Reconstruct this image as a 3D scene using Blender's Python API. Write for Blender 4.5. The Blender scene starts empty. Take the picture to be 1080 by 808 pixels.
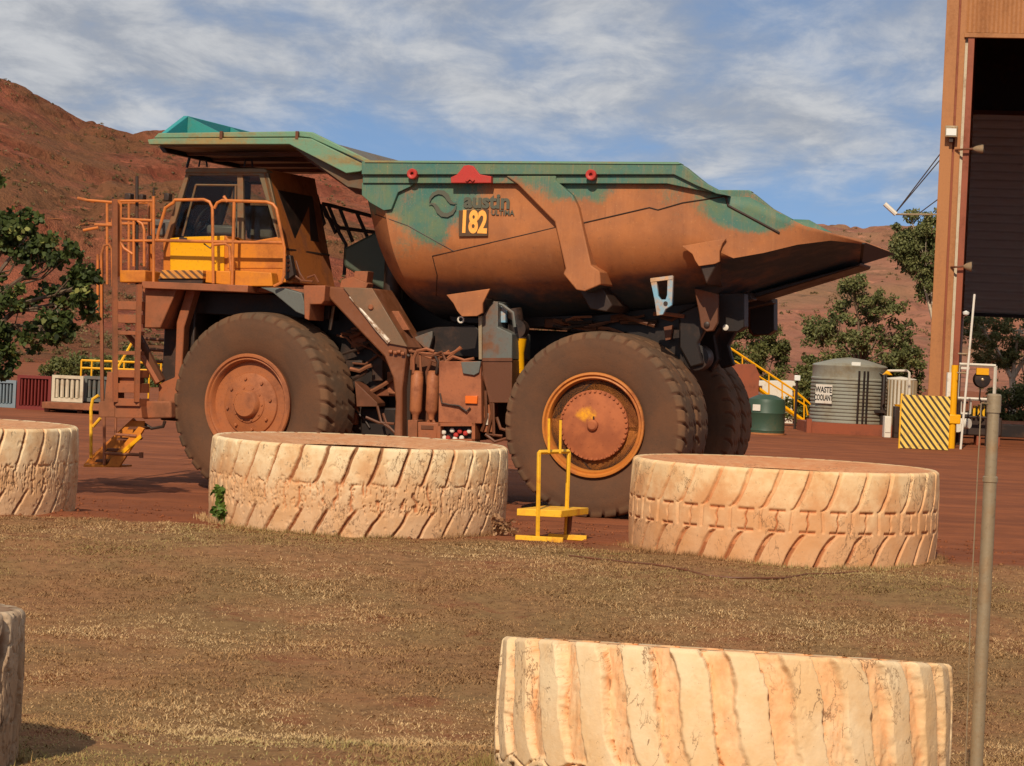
import bpy, math, random
import numpy as np
from mathutils import Vector, Matrix
from mathutils.bvhtree import BVHTree
random.seed(7); rng = np.random.default_rng(11)
sc = bpy.context.scene
COL = sc.collection
rad = math.radians

# ---------------------------------------------------------------- camera
F, CX, CY, EYE = 2500.0, 540.0, 404.0, 2.67
ROLL = rad(2.65); PITCH = math.atan(34 / F)
RM = (Matrix.Rotation(math.pi / 2 - PITCH, 3, 'X') @ Matrix.Rotation(ROLL, 3, 'Z'))
CAM = Vector((0, 0, EYE))
cam_d = bpy.data.cameras.new('camera'); cam = bpy.data.objects.new('camera', cam_d); COL.objects.link(cam)
cam.matrix_world = Matrix.Translation(CAM) @ RM.to_4x4()
cam_d.sensor_width = 36; cam_d.lens = F / 1080 * 36; cam_d.clip_start = 0.1; cam_d.clip_end = 8000
sc.camera = cam

def ray(px, py): return RM @ Vector(((px - CX) / F, -(py - CY) / F, -1.0))
def at(px, py, Y):
    d = ray(px, py); return CAM + d * (Y / d.y)
def ground(px, py, z=0.0):
    d = ray(px, py); return CAM + d * ((z - EYE) / d.z)

# truck frame: X along the truck (rear +), Y across (away from the road), Z up
PSI = rad(17)
_o = at(626, 446, 38.8); T0 = Vector((_o.x, _o.y, 0))
TU = Vector((math.cos(PSI), -math.sin(PSI), 0)); TV = Vector((math.sin(PSI), math.cos(PSI), 0))
def P(px, py, v=0.0):
    d = ray(px, py); t = ((T0 + TV * v - CAM).dot(TV)) / d.dot(TV)
    p = CAM + d * t - T0
    return Vector((p.dot(TU), v, p.z))
def PP(pts, v=0.0): return [P(x, y, v) for x, y in pts]

# ---------------------------------------------------------------- mesh builder
class MB:
    def __init__(s): s.v = []; s.f = []
    def add(s, vs, fs):
        n = len(s.v); s.v += [tuple(p) for p in vs]; s.f += [tuple(i + n for i in f) for f in fs]; return s
    def box(s, c, size, rz=0.0, m=None):
        M = m if m is not None else Matrix.Rotation(rz, 3, 'Z')
        c = Vector(c); h = [a / 2 for a in size]
        vs = [c + M @ Vector((x * h[0], y * h[1], z * h[2])) for z in (-1, 1) for y in (-1, 1) for x in (-1, 1)]
        return s.add(vs, [(0, 2, 3, 1), (4, 5, 7, 6), (0, 1, 5, 4), (2, 6, 7, 3), (0, 4, 6, 2), (1, 3, 7, 5)])
    def ab(s, a, b):     # box from min corner to max corner
        return s.box([(a[i] + b[i]) / 2 for i in range(3)], [abs(b[i] - a[i]) for i in range(3)])
    def prism(s, poly, v0, v1):   # poly = (u,w); extruded along Y
        n = len(poly)
        ar = sum(poly[i][0] * poly[(i + 1) % n][1] - poly[(i + 1) % n][0] * poly[i][1] for i in range(n))
        if ar < 0: poly = poly[::-1]
        vs = [(p[0], v0, p[1]) for p in poly] + [(p[0], v1, p[1]) for p in poly]
        fs = [tuple(range(n)), tuple(range(2 * n - 1, n - 1, -1))]
        fs += [(i, i + n, (i + 1) % n + n, (i + 1) % n) for i in range(n)]
        return s.add(vs, fs)
    def ppx(s, pts, v0, v1):      # prism from outline given at plane v0
        return s.prism([(q.x, q.z) for q in PP(pts, v0)], v0, v1)
    def tube(s, pts, r=0.03, n=8, r1=None, cap=True):
        pts = [Vector(p) for p in pts]; m = len(pts); base = len(s.v); r1 = r if r1 is None else r1
        up = None
        for i, p in enumerate(pts):
            d = (pts[min(i + 1, m - 1)] - pts[max(i - 1, 0)])
            d = d.normalized() if d.length > 1e-9 else Vector((0, 0, 1))
            if up is None or abs(up.dot(d)) > 0.98:
                up = Vector((0, 0, 1)) if abs(d.z) < 0.9 else Vector((1, 0, 0))
            a = d.cross(up).normalized(); b = a.cross(d).normalized(); up = b
            rr = r + (r1 - r) * i / max(1, m - 1)
            for k in range(n):
                t = 2 * math.pi * k / n; s.v.append(tuple(p + a * (rr * math.cos(t)) + b * (rr * math.sin(t))))
        for i in range(m - 1):
            for k in range(n):
                k2 = (k + 1) % n; A = base + i * n; B = A + n
                s.f.append((A + k, B + k, B + k2, A + k2))
        if cap:
            s.f.append(tuple(base + k for k in range(n))); s.f.append(tuple(base + (m - 1) * n + k for k in range(n - 1, -1, -1)))
        return s
    def lathe(s, prof, origin=(0, 0, 0), axis='Z', n=32, flip=False):   # prof = (r, h)
        o = Vector(origin); base = len(s.v); m = len(prof)
        for r, h in prof:
            for k in range(n):
                t = 2 * math.pi * k / n; c, q = r * math.cos(t), r * math.sin(t)
                s.v.append(tuple(o + (Vector((c, q, h)) if axis == 'Z' else Vector((c, h, q)) if axis == 'Y' else Vector((h, c, q)))))
        for i in range(m - 1):
            for k in range(n):
                k2 = (k + 1) % n; A = base + i * n; B = A + n
                q = (A + k, A + k2, B + k2, B + k); s.f.append(q[::-1] if flip else q)
        if prof[0][0] > 1e-6: s.f.append(tuple(base + k for k in range(n - 1, -1, -1)))
        if prof[-1][0] > 1e-6: s.f.append(tuple(base + (m - 1) * n + k for k in range(n)))
        return s
    def build(s, name, mat, parent=None, bevel=0.0, smooth=35, loc=None, rot=None):
        me = bpy.data.meshes.new(name); me.from_pydata(s.v, [], s.f); me.validate(); me.update()
        return link(name, me, mat, parent, bevel, smooth, loc, rot)

def link(name, me, mat, parent=None, bevel=0.0, smooth=35, loc=None, rot=None):
    if isinstance(mat, (list, tuple)):
        for m_ in mat: me.materials.append(m_)
    elif mat: me.materials.append(mat)
    if smooth:
        me.shade_smooth(); me.set_sharp_from_angle(angle=rad(smooth))
    o = bpy.data.objects.new(name, me); COL.objects.link(o)
    if parent: o.parent = parent
    if loc: o.location = loc
    if rot: o.rotation_euler = rot
    if bevel:
        b = o.modifiers.new('bevel', 'BEVEL'); b.width = bevel; b.segments = 2; b.limit_method = 'ANGLE'; b.angle_limit = rad(40)
    return o
def tag(o, label, cat, group=None, kind=None):
    if kind: o['kind'] = kind
    if label: o['label'] = label
    if cat: o['category'] = cat
    if group: o['group'] = group
    return o
def empty(name, label, cat, loc=(0, 0, 0), rz=0.0, group=None):
    o = bpy.data.objects.new(name, None); COL.objects.link(o); o.location = loc; o.rotation_euler = (0, 0, rz)
    o.empty_display_size = 0.2
    return tag(o, label, cat, group)
def structure(o): o['kind'] = 'structure'; return o
def copy_tree(o, parent=None):
    c = o.copy(); COL.objects.link(c)
    if parent: c.parent = parent
    for ch in list(o.children): copy_tree(ch, c)
    return c
def text_mesh(body, size, name, mat, parent, origin, xdir, updir, depth=0.004, sx=1.0, bold=0.0, spacing=1.0):
    cu = bpy.data.curves.new(name, 'FONT'); cu.body = body; cu.size = size; cu.extrude = depth; cu.offset = bold
    cu.align_x = 'CENTER'; cu.align_y = 'CENTER'; cu.space_character = spacing
    tmp = bpy.data.objects.new(name, cu); COL.objects.link(tmp)
    dg = bpy.context.evaluated_depsgraph_get(); dg.update()
    me = bpy.data.meshes.new_from_object(tmp.evaluated_get(dg)); bpy.data.objects.remove(tmp)
    x = Vector(xdir).normalized(); y = Vector(updir).normalized(); z = x.cross(y)
    M = Matrix((x * sx, y, z)).transposed()
    for v in me.vertices: v.co = Vector(origin) + M @ v.co
    me.materials.clear()
    return link(name, me, mat, parent, 0, 0)

# ---------------------------------------------------------------- numpy noise
def _h(ix, iy, seed):
    n = (ix.astype(np.int64) * 374761393 + iy.astype(np.int64) * 668265263 + seed * 974634777) & 0x7fffffff
    n = ((n ^ (n >> 13)) * 1274126177) & 0x7fffffff
    return ((n ^ (n >> 16)) & 0xffff) / 65535.0
def vnoise(x, y, seed=0):
    x = np.asarray(x, float); y = np.asarray(y, float)
    ix, iy = np.floor(x), np.floor(y); fx, fy = x - ix, y - iy
    fx = fx * fx * (3 - 2 * fx); fy = fy * fy * (3 - 2 * fy)
    a = _h(ix, iy, seed); b = _h(ix + 1, iy, seed); c = _h(ix, iy + 1, seed); d = _h(ix + 1, iy + 1, seed)
    return (a + (b - a) * fx) * (1 - fy) + (c + (d - c) * fx) * fy
def fbm(x, y, o=4, seed=0):
    s = 0; a = 0.5; t = 0
    for k in range(o):
        s = s + a * vnoise(np.asarray(x) * 2 ** k, np.asarray(y) * 2 ** k, seed + k * 17); t += a; a *= 0.5
    return s / t
def sstep(a, b, x):
    t = np.clip((np.asarray(x, float) - a) / (b - a), 0, 1); return t * t * (3 - 2 * t)
def grid_mesh(name, V, closed_u=False):      # V[rows, cols, 3]
    r, c = V.shape[:2]; idx = np.arange(r * c).reshape(r, c)
    nc = c if closed_u else c - 1
    j = np.arange(nc); j2 = (j + 1) % c
    f = np.stack([idx[:-1][:, j], idx[:-1][:, j2], idx[1:][:, j2], idx[1:][:, j]], -1).reshape(-1, 4)
    return raw_mesh(name, V.reshape(-1, 3), f)
def raw_mesh(name, V, Fc):
    me = bpy.data.meshes.new(name); V = np.ascontiguousarray(V, np.float32); Fc = np.ascontiguousarray(Fc, np.int32)
    k = Fc.shape[1]
    me.vertices.add(len(V)); me.vertices.foreach_set('co', V.ravel())
    me.loops.add(Fc.size); me.loops.foreach_set('vertex_index', Fc.ravel())
    me.polygons.add(len(Fc)); me.polygons.foreach_set('loop_start', np.arange(0, Fc.size, k, dtype=np.int32))
    me.update(calc_edges=True); me.validate(); return me
def attr(me, name, vals):
    a = me.attributes.new(name, 'FLOAT', 'POINT'); a.data.foreach_set('value', np.ascontiguousarray(vals, np.float32).ravel())

# ---------------------------------------------------------------- materials
def lin(c):
    return tuple(((x / 255) / 12.92 if x / 255 <= 0.04045 else ((x / 255 + 0.055) / 1.055) ** 2.4) for x in c) + (1.0,)
class NT:
    def __init__(s, name):
        s.m = bpy.data.materials.new(name); s.m.use_nodes = True; s.t = s.m.node_tree
        s.b = s.t.nodes['Principled BSDF']; s.o = s.t.nodes['Material Output']
        s._c = None
    def n(s, ty, **k):
        x = s.t.nodes.new(ty)
        for a, b in k.items(): setattr(x, a, b)
        return x
    def l(s, a, b): s.t.links.new(a, b)
    def put(s, sock, v):
        if hasattr(v, 'is_output') or isinstance(v, bpy.types.NodeSocket): s.l(v, sock)
        else: sock.default_value = v
    def coord(s):
        if s._c is None: s._c = s.n('ShaderNodeTexCoord').outputs['Object']
        return s._c
    def noise(s, scale=1.0, detail=4, rough=0.6, vec=None, stretch=None, dist=0.0):
        v = vec or s.coord()
        if stretch:
            mp = s.n('ShaderNodeMapping'); mp.inputs['Scale'].default_value = stretch; s.l(v, mp.inputs[0]); v = mp.outputs[0]
        x = s.n('ShaderNodeTexNoise'); x.inputs['Scale'].default_value = scale; x.inputs['Detail'].default_value = detail
        x.inputs['Roughness'].default_value = rough; x.inputs['Distortion'].default_value = dist
        s.l(v, x.inputs['Vector']); return x.outputs['Fac']
    def ramp(s, fac, a, b, lo=0.0, hi=1.0):
        x = s.n('ShaderNodeMapRange'); x.clamp = True; x.interpolation_type = 'SMOOTHSTEP'
        s.put(x.inputs[0], fac); x.inputs[1].default_value = a; x.inputs[2].default_value = b
        x.inputs[3].default_value = lo; x.inputs[4].default_value = hi; return x.outputs[0]
    def math(s, op, a, b=0.0):
        x = s.n('ShaderNodeMath', operation=op); s.put(x.inputs[0], a); s.put(x.inputs[1], b); return x.outputs[0]
    def mix(s, fac, a, b, mode='MIX'):
        x = s.n('ShaderNodeMix', data_type='RGBA', blend_type=mode); s.put(x.inputs[0], fac); s.put(x.inputs[6], a); s.put(x.inputs[7], b); return x.outputs[2]
    def xyz(s):
        x = s.n('ShaderNodeSeparateXYZ'); s.l(s.coord(), x.inputs[0]); return x.outputs
    def att(s, name): return s.n('ShaderNodeAttribute', attribute_name=name).outputs['Fac']
    def bump(s, h, strength=0.3, dist=0.02):
        x = s.n('ShaderNodeBump'); x.inputs['Strength'].default_value = strength; x.inputs['Distance'].default_value = dist
        s.l(h, x.inputs['Height']); s.l(x.outputs[0], s.b.inputs['Normal'])
    def done(s, col, rough=0.7, metal=0.0, spec=0.5):
        s.put(s.b.inputs['Base Color'], col); s.put(s.b.inputs['Roughness'], rough); s.put(s.b.inputs['Metallic'], metal)
        s.b.inputs['Specular IOR Level'].default_value = spec
        return s.m
DUST = lin((146, 92, 58)); DUST2 = lin((128, 76, 50))
def dusty(name, paint, dust=DUST, lo=0.42, hi=0.62, scale=1.4, rough=0.65, metal=0.0, fine=9.0, spec=0.35, streak=None):
    k = NT(name)
    big = k.noise(scale, 5, 0.62, stretch=streak); small = k.noise(fine, 4, 0.7)
    f = k.ramp(k.math('ADD', k.math('MULTIPLY', big, 0.75), k.math('MULTIPLY', small, 0.25)), lo, hi)
    d = k.mix(k.ramp(k.noise(3.3, 3), 0.35, 0.7), dust, tuple(x * 0.72 for x in dust[:3]) + (1,))
    c = k.mix(f, paint, d)
    c = k.mix(k.ramp(k.noise(28, 3), 0.56, 0.72, 0, 0.35), c, tuple(x * 0.45 for x in dust[:3]) + (1,))
    k.bump(k.noise(40, 3), 0.15, 0.01)
    return k.done(c, k.ramp(f, 0, 1, rough * 0.75, 0.9), metal, spec)
M = {}
M['orange'] = dusty('dusty_orange_paint', lin((196, 112, 40)), lo=0.46, hi=0.66)
M['rail'] = dusty('rail_orange_paint', lin((196, 112, 48)), dust=lin((168, 100, 56)), lo=0.44, hi=0.66, scale=2)
M['yellow'] = dusty('yellow_paint', lin((226, 160, 10)), dust=lin((190, 120, 40)), lo=0.56, hi=0.78, scale=1.2, rough=0.45)
M['amber'] = dusty('dusty_amber_paint', lin((206, 124, 30)), dust=lin((176, 100, 46)), lo=0.40, hi=0.70, scale=1.2)
M['redbrown'] = dusty('red_brown_steel', lin((152, 88, 54)), dust=lin((136, 86, 58)), lo=0.40, hi=0.62)
M['brown'] = dusty('brown_grime_steel', lin((96, 58, 36)), dust=lin((124, 72, 46)), lo=0.42, hi=0.66)
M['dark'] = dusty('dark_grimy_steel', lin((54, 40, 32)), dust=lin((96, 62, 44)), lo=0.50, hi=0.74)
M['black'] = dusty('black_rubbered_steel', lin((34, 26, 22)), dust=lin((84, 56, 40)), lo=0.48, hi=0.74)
M['grey'] = dusty('grey_painted_steel', lin((96, 98, 92)), dust=lin((124, 82, 56)), lo=0.48, hi=0.70)
M['caboliv'] = dusty('cab_frame_paint', lin((112, 96, 70)), dust=lin((140, 90, 56)), lo=0.42, hi=0.70)
M['white'] = dusty('white_paint', lin((214, 206, 190)), dust=lin((186, 150, 110)), lo=0.52, hi=0.80, scale=2.5)
M['seat'] = dusty('seat_fabric', lin((92, 86, 80)), dust=lin((80, 66, 56)), lo=.5, hi=.8)
M['teal'] = dusty('teal_paint', lin((46, 132, 124)), dust=lin((110, 108, 70)), lo=0.52, hi=0.74)
M['canopyedge'] = dusty('green_faded_paint', lin((104, 140, 112)), dust=lin((150, 124, 78)), lo=0.45, hi=0.66, scale=1.0, streak=(0.5, 1, 2.5))
M['red'] = dusty('red_paint', lin((178, 54, 46)), dust=lin((150, 80, 56)), lo=0.48, hi=0.75, scale=4)
M['blue'] = dusty('pale_blue_paint', lin((118, 164, 186)), dust=lin((196, 156, 118)), lo=.40, hi=.56, scale=2)
M['chrome'] = NT('bare_metal').done(lin((210, 200, 188)), 0.28, 0.9)
k = NT('tinted_glass'); k.b.inputs['Transmission Weight'].default_value = 0.0
mixs = k.n('ShaderNodeMixShader'); tr = k.n('ShaderNodeBsdfTransparent'); tr.inputs[0].default_value = (0.88, 0.90, 0.87, 1)
gl = k.n('ShaderNodeBsdfGlossy'); gl.inputs['Roughness'].default_value = 0.06; gl.inputs[0].default_value = (0.8, 0.8, 0.8, 1)
fr = k.n('ShaderNodeFresnel'); fr.inputs[0].default_value = 1.25
k.l(fr.outputs[0], mixs.inputs[0]); k.l(tr.outputs[0], mixs.inputs[1]); k.l(gl.outputs[0], mixs.inputs[2]); k.l(mixs.outputs[0], k.o.inputs[0])
M['glass'] = k.m

# dump body: teal showing on top and in patches, orange dust over the rest (a real coat of dust, with its own outline)
def body_mat(name, bias=0.0, slope=.45):
    k = NT(name); X = k.xyz()
    n1 = k.noise(0.55, 5, 0.6, dist=0.6); n2 = k.noise(2.6, 5, 0.65); n3 = k.noise(14, 4, 0.7, stretch=(2.2, 1, 0.5))
    h = k.math('MULTIPLY', k.math('SUBTRACT', X[2], 5.15), slope)           # dust lies thick below the rails
    f = k.math('ADD', h, k.math('MULTIPLY', k.math('SUBTRACT', n1, 0.5), 1.7))
    f = k.math('ADD', f, k.math('MULTIPLY', k.math('SUBTRACT', n2, 0.5), 0.7))
    f = k.math('ADD', f, k.math('MULTIPLY', k.math('SUBTRACT', n3, 0.5), 0.35))
    # rubbed patches round the lettering and at the front and tail corners
    def patch(u, w, ru, rw, amt):
        a = k.math('DIVIDE', k.math('SUBTRACT', X[0], u), ru); b = k.math('DIVIDE', k.math('SUBTRACT', X[2], w), rw)
        return k.ramp(k.math('ADD', k.math('MULTIPLY', a, a), k.math('MULTIPLY', b, b)), 0, 1, amt, 0)
    for q in ((-2.55, 4.95, 1.0, 0.9, 0.50), (-3.25, 4.2, 0.7, 1.6, 0.45), (-4.1, 5.3, 0.8, 0.7, 0.6), (2.5, 5.15, 0.9, 0.5, 0.9), (-0.5, 5.5, 1.0, 0.5, 0.5)):
        f = k.math('ADD', f, patch(*q))
    f = k.math('ADD', f, k.math('MULTIPLY', k.math('SUBTRACT', k.noise(22, 5, .75), .5), .5)); f = k.ramp(k.math('ADD', f, bias), 0.10, 0.50)
    tealc = k.mix(k.ramp(n2, 0.3, 0.7), lin((60, 108, 98)), lin((98, 116, 86)))
    orc = k.mix(k.ramp(k.noise(1.1, 4), 0.35, 0.65), lin((174, 108, 62)), lin((150, 94, 58)))
    c = k.mix(f, orc, tealc)
    c = k.mix(k.ramp(k.noise(5, 5, 0.7, stretch=(2.5, 1, 0.35)), 0.54, 0.78, 0, 0.35), c, lin((112, 66, 42)))
    c = k.mix(k.ramp(k.noise(3.2, 6, 0.72, stretch=(3.0, 1, 0.16)), 0.50, 0.72, 0, 0.22), c, lin((188, 126, 78)))
    c = k.mix(k.ramp(k.noise(4.1, 6, 0.75, stretch=(4.0, 1, 0.12)), 0.56, 0.74, 0, 0.26), c, lin((112, 70, 48)))
    c = k.mix(k.ramp(k.noise(11, 6, 0.75), 0.58, 0.68, 0, 0.35), c, lin((92, 70, 54)))
    c = k.mix(k.ramp(k.noise(34, 3), 0.6, 0.75, 0, 0.3), c, lin((205, 150, 98)))
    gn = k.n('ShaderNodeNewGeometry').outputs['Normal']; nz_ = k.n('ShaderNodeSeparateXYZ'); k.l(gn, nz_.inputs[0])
    c = k.mix(k.ramp(k.math('ADD', k.math('MULTIPLY', nz_.outputs[2], -1.0), k.math('MULTIPLY', k.math('SUBTRACT', n2, .5), .3)), 0.70, 0.95, 0, 0.96), c, lin((46, 66, 74)))   # undusted teal undersides, darkened to paint in the shade under the hull
    k.bump(k.noise(4, 5, 0.6), 0.12, 0.03)
    return k.done(c, k.ramp(n2, 0.3, 0.7, 0.55, 0.8), 0, 0.35)
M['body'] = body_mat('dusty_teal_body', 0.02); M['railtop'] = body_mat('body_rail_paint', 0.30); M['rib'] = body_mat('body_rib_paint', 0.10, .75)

# truck tyres
k = NT('dusty_tyre_rubber'); f = k.ramp(k.noise(1.6, 5, 0.65), 0.38, 0.66)
c = k.mix(f, lin((92, 72, 55)), lin((112, 80, 56)))
c = k.mix(k.ramp(k.att('wear'), 0.3, 1.0, 0, 0.75), c, lin((84, 52, 36)))
c = k.mix(k.ramp(k.noise(22, 4), 0.55, 0.75, 0, 0.35), c, lin((64, 52, 44)))
k.bump(k.noise(30, 4), 0.25, 0.015); M['tyre'] = k.done(c, 0.9, 0, 0.25)
# planter tyres: flaking cream paint, red dust in the grooves
def planter_mat(name, base, dirt, amt, crack):
    k = NT(name); w = k.att('wear'); n = k.noise(2.4, 5, 0.65); n2 = k.noise(11, 5, 0.7)
    c = k.mix(k.ramp(n, 0.35, 0.68), base, tuple(a * b for a, b in zip(base[:3], (0.92, 0.80, 0.66))) + (1,))
    c = k.mix(k.ramp(k.math('ADD', w, k.math('MULTIPLY', k.math('SUBTRACT', n2, 0.5), 0.7)), 0.25, 0.85, 0, 0.85), c, dirt)
    c = k.mix(k.ramp(k.math('ADD', w, k.math('MULTIPLY', k.math('SUBTRACT', n2, 0.5), 0.3)), 0.80, 1.0, 0, 0.8), c, lin((98, 68, 44)))
    z = k.xyz()[2]
    c = k.mix(k.ramp(k.math('SUBTRACT', k.math('MULTIPLY', n, 1.0), k.math('MULTIPLY', z, 0.6)), 0.12, 0.55, 0, amt), c, dirt)
    c = k.mix(k.ramp(k.noise(7, 6, 0.75, stretch=(1, 1, 0.6)), 0.61, 0.67, 0, crack), c, lin((104, 84, 66)))
    c = k.mix(k.ramp(k.noise(34, 3, 0.6), 0.66, 0.74, 0, 0.5), c, lin((120, 84, 58)))
    ln = k.math('ABSOLUTE', k.math('SUBTRACT', k.noise(5.5, 6, 0.62, stretch=(1, 1, .55), dist=.4), 0.5))
    c = k.mix(k.math('MULTIPLY', k.ramp(ln, 0.004, 0.013, .75, 0), k.ramp(k.noise(1.7, 3), .45, .6)), c, lin((112, 80, 56)))          # hairline cracks in the paint
    ch = k.math('ADD', k.noise(15, 6, 0.7), k.math('MULTIPLY', w, 0.05)); ch = k.math('SUBTRACT', ch, k.math('MULTIPLY', z, 0.06))
    c = k.mix(k.ramp(ch, 0.655, 0.675, 0, crack + .25), c, lin((84, 72, 62)))                 # chips down to the rubber
    k.bump(k.noise(26, 5, 0.7), 0.35, 0.012); return k.done(c, 0.85, 0, 0.3)
M['plant1'] = planter_mat('flaking_cream_paint', lin((226, 202, 162)), lin((180, 116, 74)), 0.5, 0.6)
M['plant2'] = planter_mat('clean_cream_paint', lin((226, 192, 146)), lin((188, 116, 72)), 0.50, 0.22)
M['plant3'] = planter_mat('thick_cream_paint', lin((224, 198, 158)), lin((214, 150, 98)), 0.12, 0.08)
M['plant4'] = planter_mat('weathered_cream_paint', lin((180, 158, 132)), lin((120, 88, 64)), 0.4, 0.9)
M['soil'] = NT('red_soil'); k = M['soil']; k.bump(k.noise(9, 6), 0.6, 0.05)
M['soil'] = k.done(k.mix(k.noise(3, 5), lin((150, 92, 56)), lin((182, 122, 78))), 0.95, 0, 0.1)
M['galv'] = dusty('galvanised_pipe', lin((158, 140, 112)), dust=lin((150, 114, 76)), lo=0.45, hi=0.7, scale=3, rough=0.5, metal=0.35)
M['ystand'] = dusty('stand_yellow_paint', lin((232, 176, 40)), dust=lin((214, 130, 40)), lo=0.5, hi=0.7, scale=3)
M['shed'] = dusty('ochre_shed_steel', lin((166, 110, 62)), dust=lin((140, 90, 54)), lo=0.42, hi=0.72, scale=0.5, streak=(1, 1, .3))
M['oxide'] = dusty('red_oxide_steel', lin((142, 74, 46)), dust=lin((120, 66, 44)), lo=0.42, hi=0.72, scale=0.8)
M['curtain'] = NT('roller_steel').done(lin((236, 228, 214)), 0.7)
M['ctank'] = dusty('grey_tank', lin((138, 138, 126)), dust=lin((132, 118, 92)), lo=.42, hi=.72, scale=.8)
M['gtank'] = dusty('dark_green_tank', lin((52, 74, 58)), dust=lin((104, 96, 66)), lo=.5, hi=.8, scale=.8)
M['redbox'] = dusty('maroon_container', lin((112, 38, 32)), dust=lin((130, 66, 48)), lo=.5, hi=.8, scale=.6)
M['bluebox'] = dusty('blue_container', lin((118, 132, 140)), dust=lin((150, 130, 110)), lo=.5, hi=.8, scale=.6)
M['dullwhite'] = dusty('dull_cream_paint', lin((196, 182, 156)), dust=lin((160, 124, 92)), lo=.45, hi=.75, scale=1.2)
M['lip_shade'] = NT('painted_lip_shade').done(lin((38, 36, 36)), 0.7)
M['bark'] = dusty('grey_bark', lin((110, 92, 74)), dust=lin((84, 62, 46)), lo=.4, hi=.65, scale=3)
M['gumbark'] = dusty('pale_gum_bark', lin((206, 190, 166)), dust=lin((140, 112, 86)), lo=.45, hi=.7, scale=2)
M['inkgreen'] = NT('faded_green_lettering').done(lin((84, 84, 70)), 0.8)
M['numer'] = dusty('orange_numerals', lin((250, 172, 78)), dust=lin((206, 132, 66)), lo=.5, hi=.8, scale=5)
M['numplate'] = dusty('brown_number_plate', lin((86, 62, 40)), dust=lin((120, 80, 48)), lo=.5, hi=.8, scale=4)
M['blackink'] = NT('black_lettering').done(lin((30, 28, 26)), 0.7)
M['lampglass'] = NT('lamp_glass').done(lin((220, 220, 210)), 0.25)
# hazard boards, diagonal bands
def hazard(name, period, sx, sz, a_=lin((222, 186, 84)), b_=lin((60, 46, 24))):
    k = NT(name); X = k.xyz()
    d = k.math('ADD', k.math('MULTIPLY', X[0], sx), k.math('MULTIPLY', X[2], sz))
    f = k.math('FRACT', k.math('ADD', k.math('DIVIDE', d, period), 40.0))
    c = k.mix(k.math('GREATER_THAN', f, 0.56), a_, b_)
    c = k.mix(k.ramp(k.noise(5, 4), 0.5, 0.75, 0, 0.5), c, lin((150, 108, 60))); return k.done(c, 0.7)
M['hazard'] = hazard('hazard_stripes', 0.215, 1.0, 0.78); M['hazard2'] = hazard('step_stripes', 0.15, 1.0, 1.3, lin((200, 130, 50)), lin((96, 62, 34)))
# leaves
def leaf(name, a, b, c):
    k = NT(name); t = k.att('tone'); col = k.mix(k.ramp(t, 0.0, 0.55), a, b); col = k.mix(k.ramp(t, 0.72, 1.0), col, c)
    k.done(col, 0.6, 0, 0.3)
    tl = k.n('ShaderNodeBsdfTranslucent'); k.l(col, tl.inputs[0]); mx = k.n('ShaderNodeMixShader'); mx.inputs[0].default_value = 0.25
    k.l(k.b.outputs[0], mx.inputs[1]); k.l(tl.outputs[0], mx.inputs[2]); k.l(mx.outputs[0], k.o.inputs[0]); return k.m
M['leaf_near'] = leaf('broad_green_leaves', lin((34, 44, 22)), lin((70, 82, 38)), lin((138, 138, 70)))
M['leaf_dark'] = leaf('olive_leaves', lin((62, 68, 38)), lin((98, 102, 56)), lin((136, 132, 78)))
M['leaf_gum'] = leaf('gum_leaves', lin((72, 78, 46)), lin((108, 112, 66)), lin((142, 138, 90)))
M['leaf_scrub'] = leaf('dry_scrub_leaves', lin((84, 72, 46)), lin((112, 94, 60)), lin((140, 118, 78)))
M['grass'] = leaf('dry_grass_blades', lin((122, 84, 58)), lin((154, 114, 80)), lin((198, 160, 118)))
k = NT('matted_dry_grass'); t_ = k.att('tone'); g_ = k.att('green')
col = k.mix(k.ramp(t_, 0.0, 0.55), lin((124, 90, 60)), lin((166, 128, 86))); col = k.mix(k.ramp(t_, 0.72, 1.0), col, lin((200, 168, 122))); col = k.mix(g_, col, lin((126, 124, 68)))
M['grass2'] = k.done(col, 0.8, 0, 0.15)
M['weed'] = leaf('weed_leaves', lin((60, 84, 30)), lin((86, 110, 40)), lin((120, 140, 60)))
# yard and verge
def verge_z(Y):
    return np.interp(Y, [-30, 0, 11, 13, 16, 20, 24.5, 27, 29.2, 31, 34, 36], [0.45, 0.45, 0.42, 0.28, 0.05, 0.12, 0.47, 0.50, 0.48, 0.30, 0.03, 0.0])
k = NT('yard_and_verge_ground'); X = k.xyz()
n = k.noise(0.9, 6, 0.65); nf = k.noise(7, 6, 0.7); trk = k.noise(0.5, 6, 0.6, stretch=(0.12, 1.6, 1))
soil = k.mix(k.ramp(n, 0.3, 0.7), lin((148, 86, 54)), lin((124, 72, 46)))
soil = k.mix(k.ramp(trk, 0.42, 0.62, 0, 0.6), soil, lin((110, 64, 44)))
soil = k.mix(k.ramp(k.noise(0.8, 5, 0.6, stretch=(0.1, 2.2, 1)), 0.55, 0.68, 0, 0.6), soil, lin((164, 98, 64)))
soil = k.mix(k.ramp(nf, 0.5, 0.75, 0, 0.4), soil, lin((92, 56, 40)))
turf = k.mix(k.ramp(k.noise(0.6, 5, 0.6), 0.35, 0.65), lin((146, 104, 70)), lin((132, 104, 68)))
turf = k.mix(k.ramp(nf, 0.40, 0.7, 0, 0.7), turf, lin((100, 72, 46)))
turf = k.mix(k.ramp(k.noise(1.3, 5, 0.65), 0.55, 0.68, 0, 0.6), turf, lin((124, 72, 48)))
fy = k.ramp(k.math('ADD', X[1], k.math('MULTIPLY', k.math('SUBTRACT', n, 0.5), 2.6)), 26.4, 27.6)
k.bump(k.math('ADD', nf, k.math('MULTIPLY', k.noise(40, 4), 0.5)), 0.55, 0.04)
M['ground'] = k.done(k.mix(fy, turf, soil), 0.95, 0, 0.15)
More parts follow.
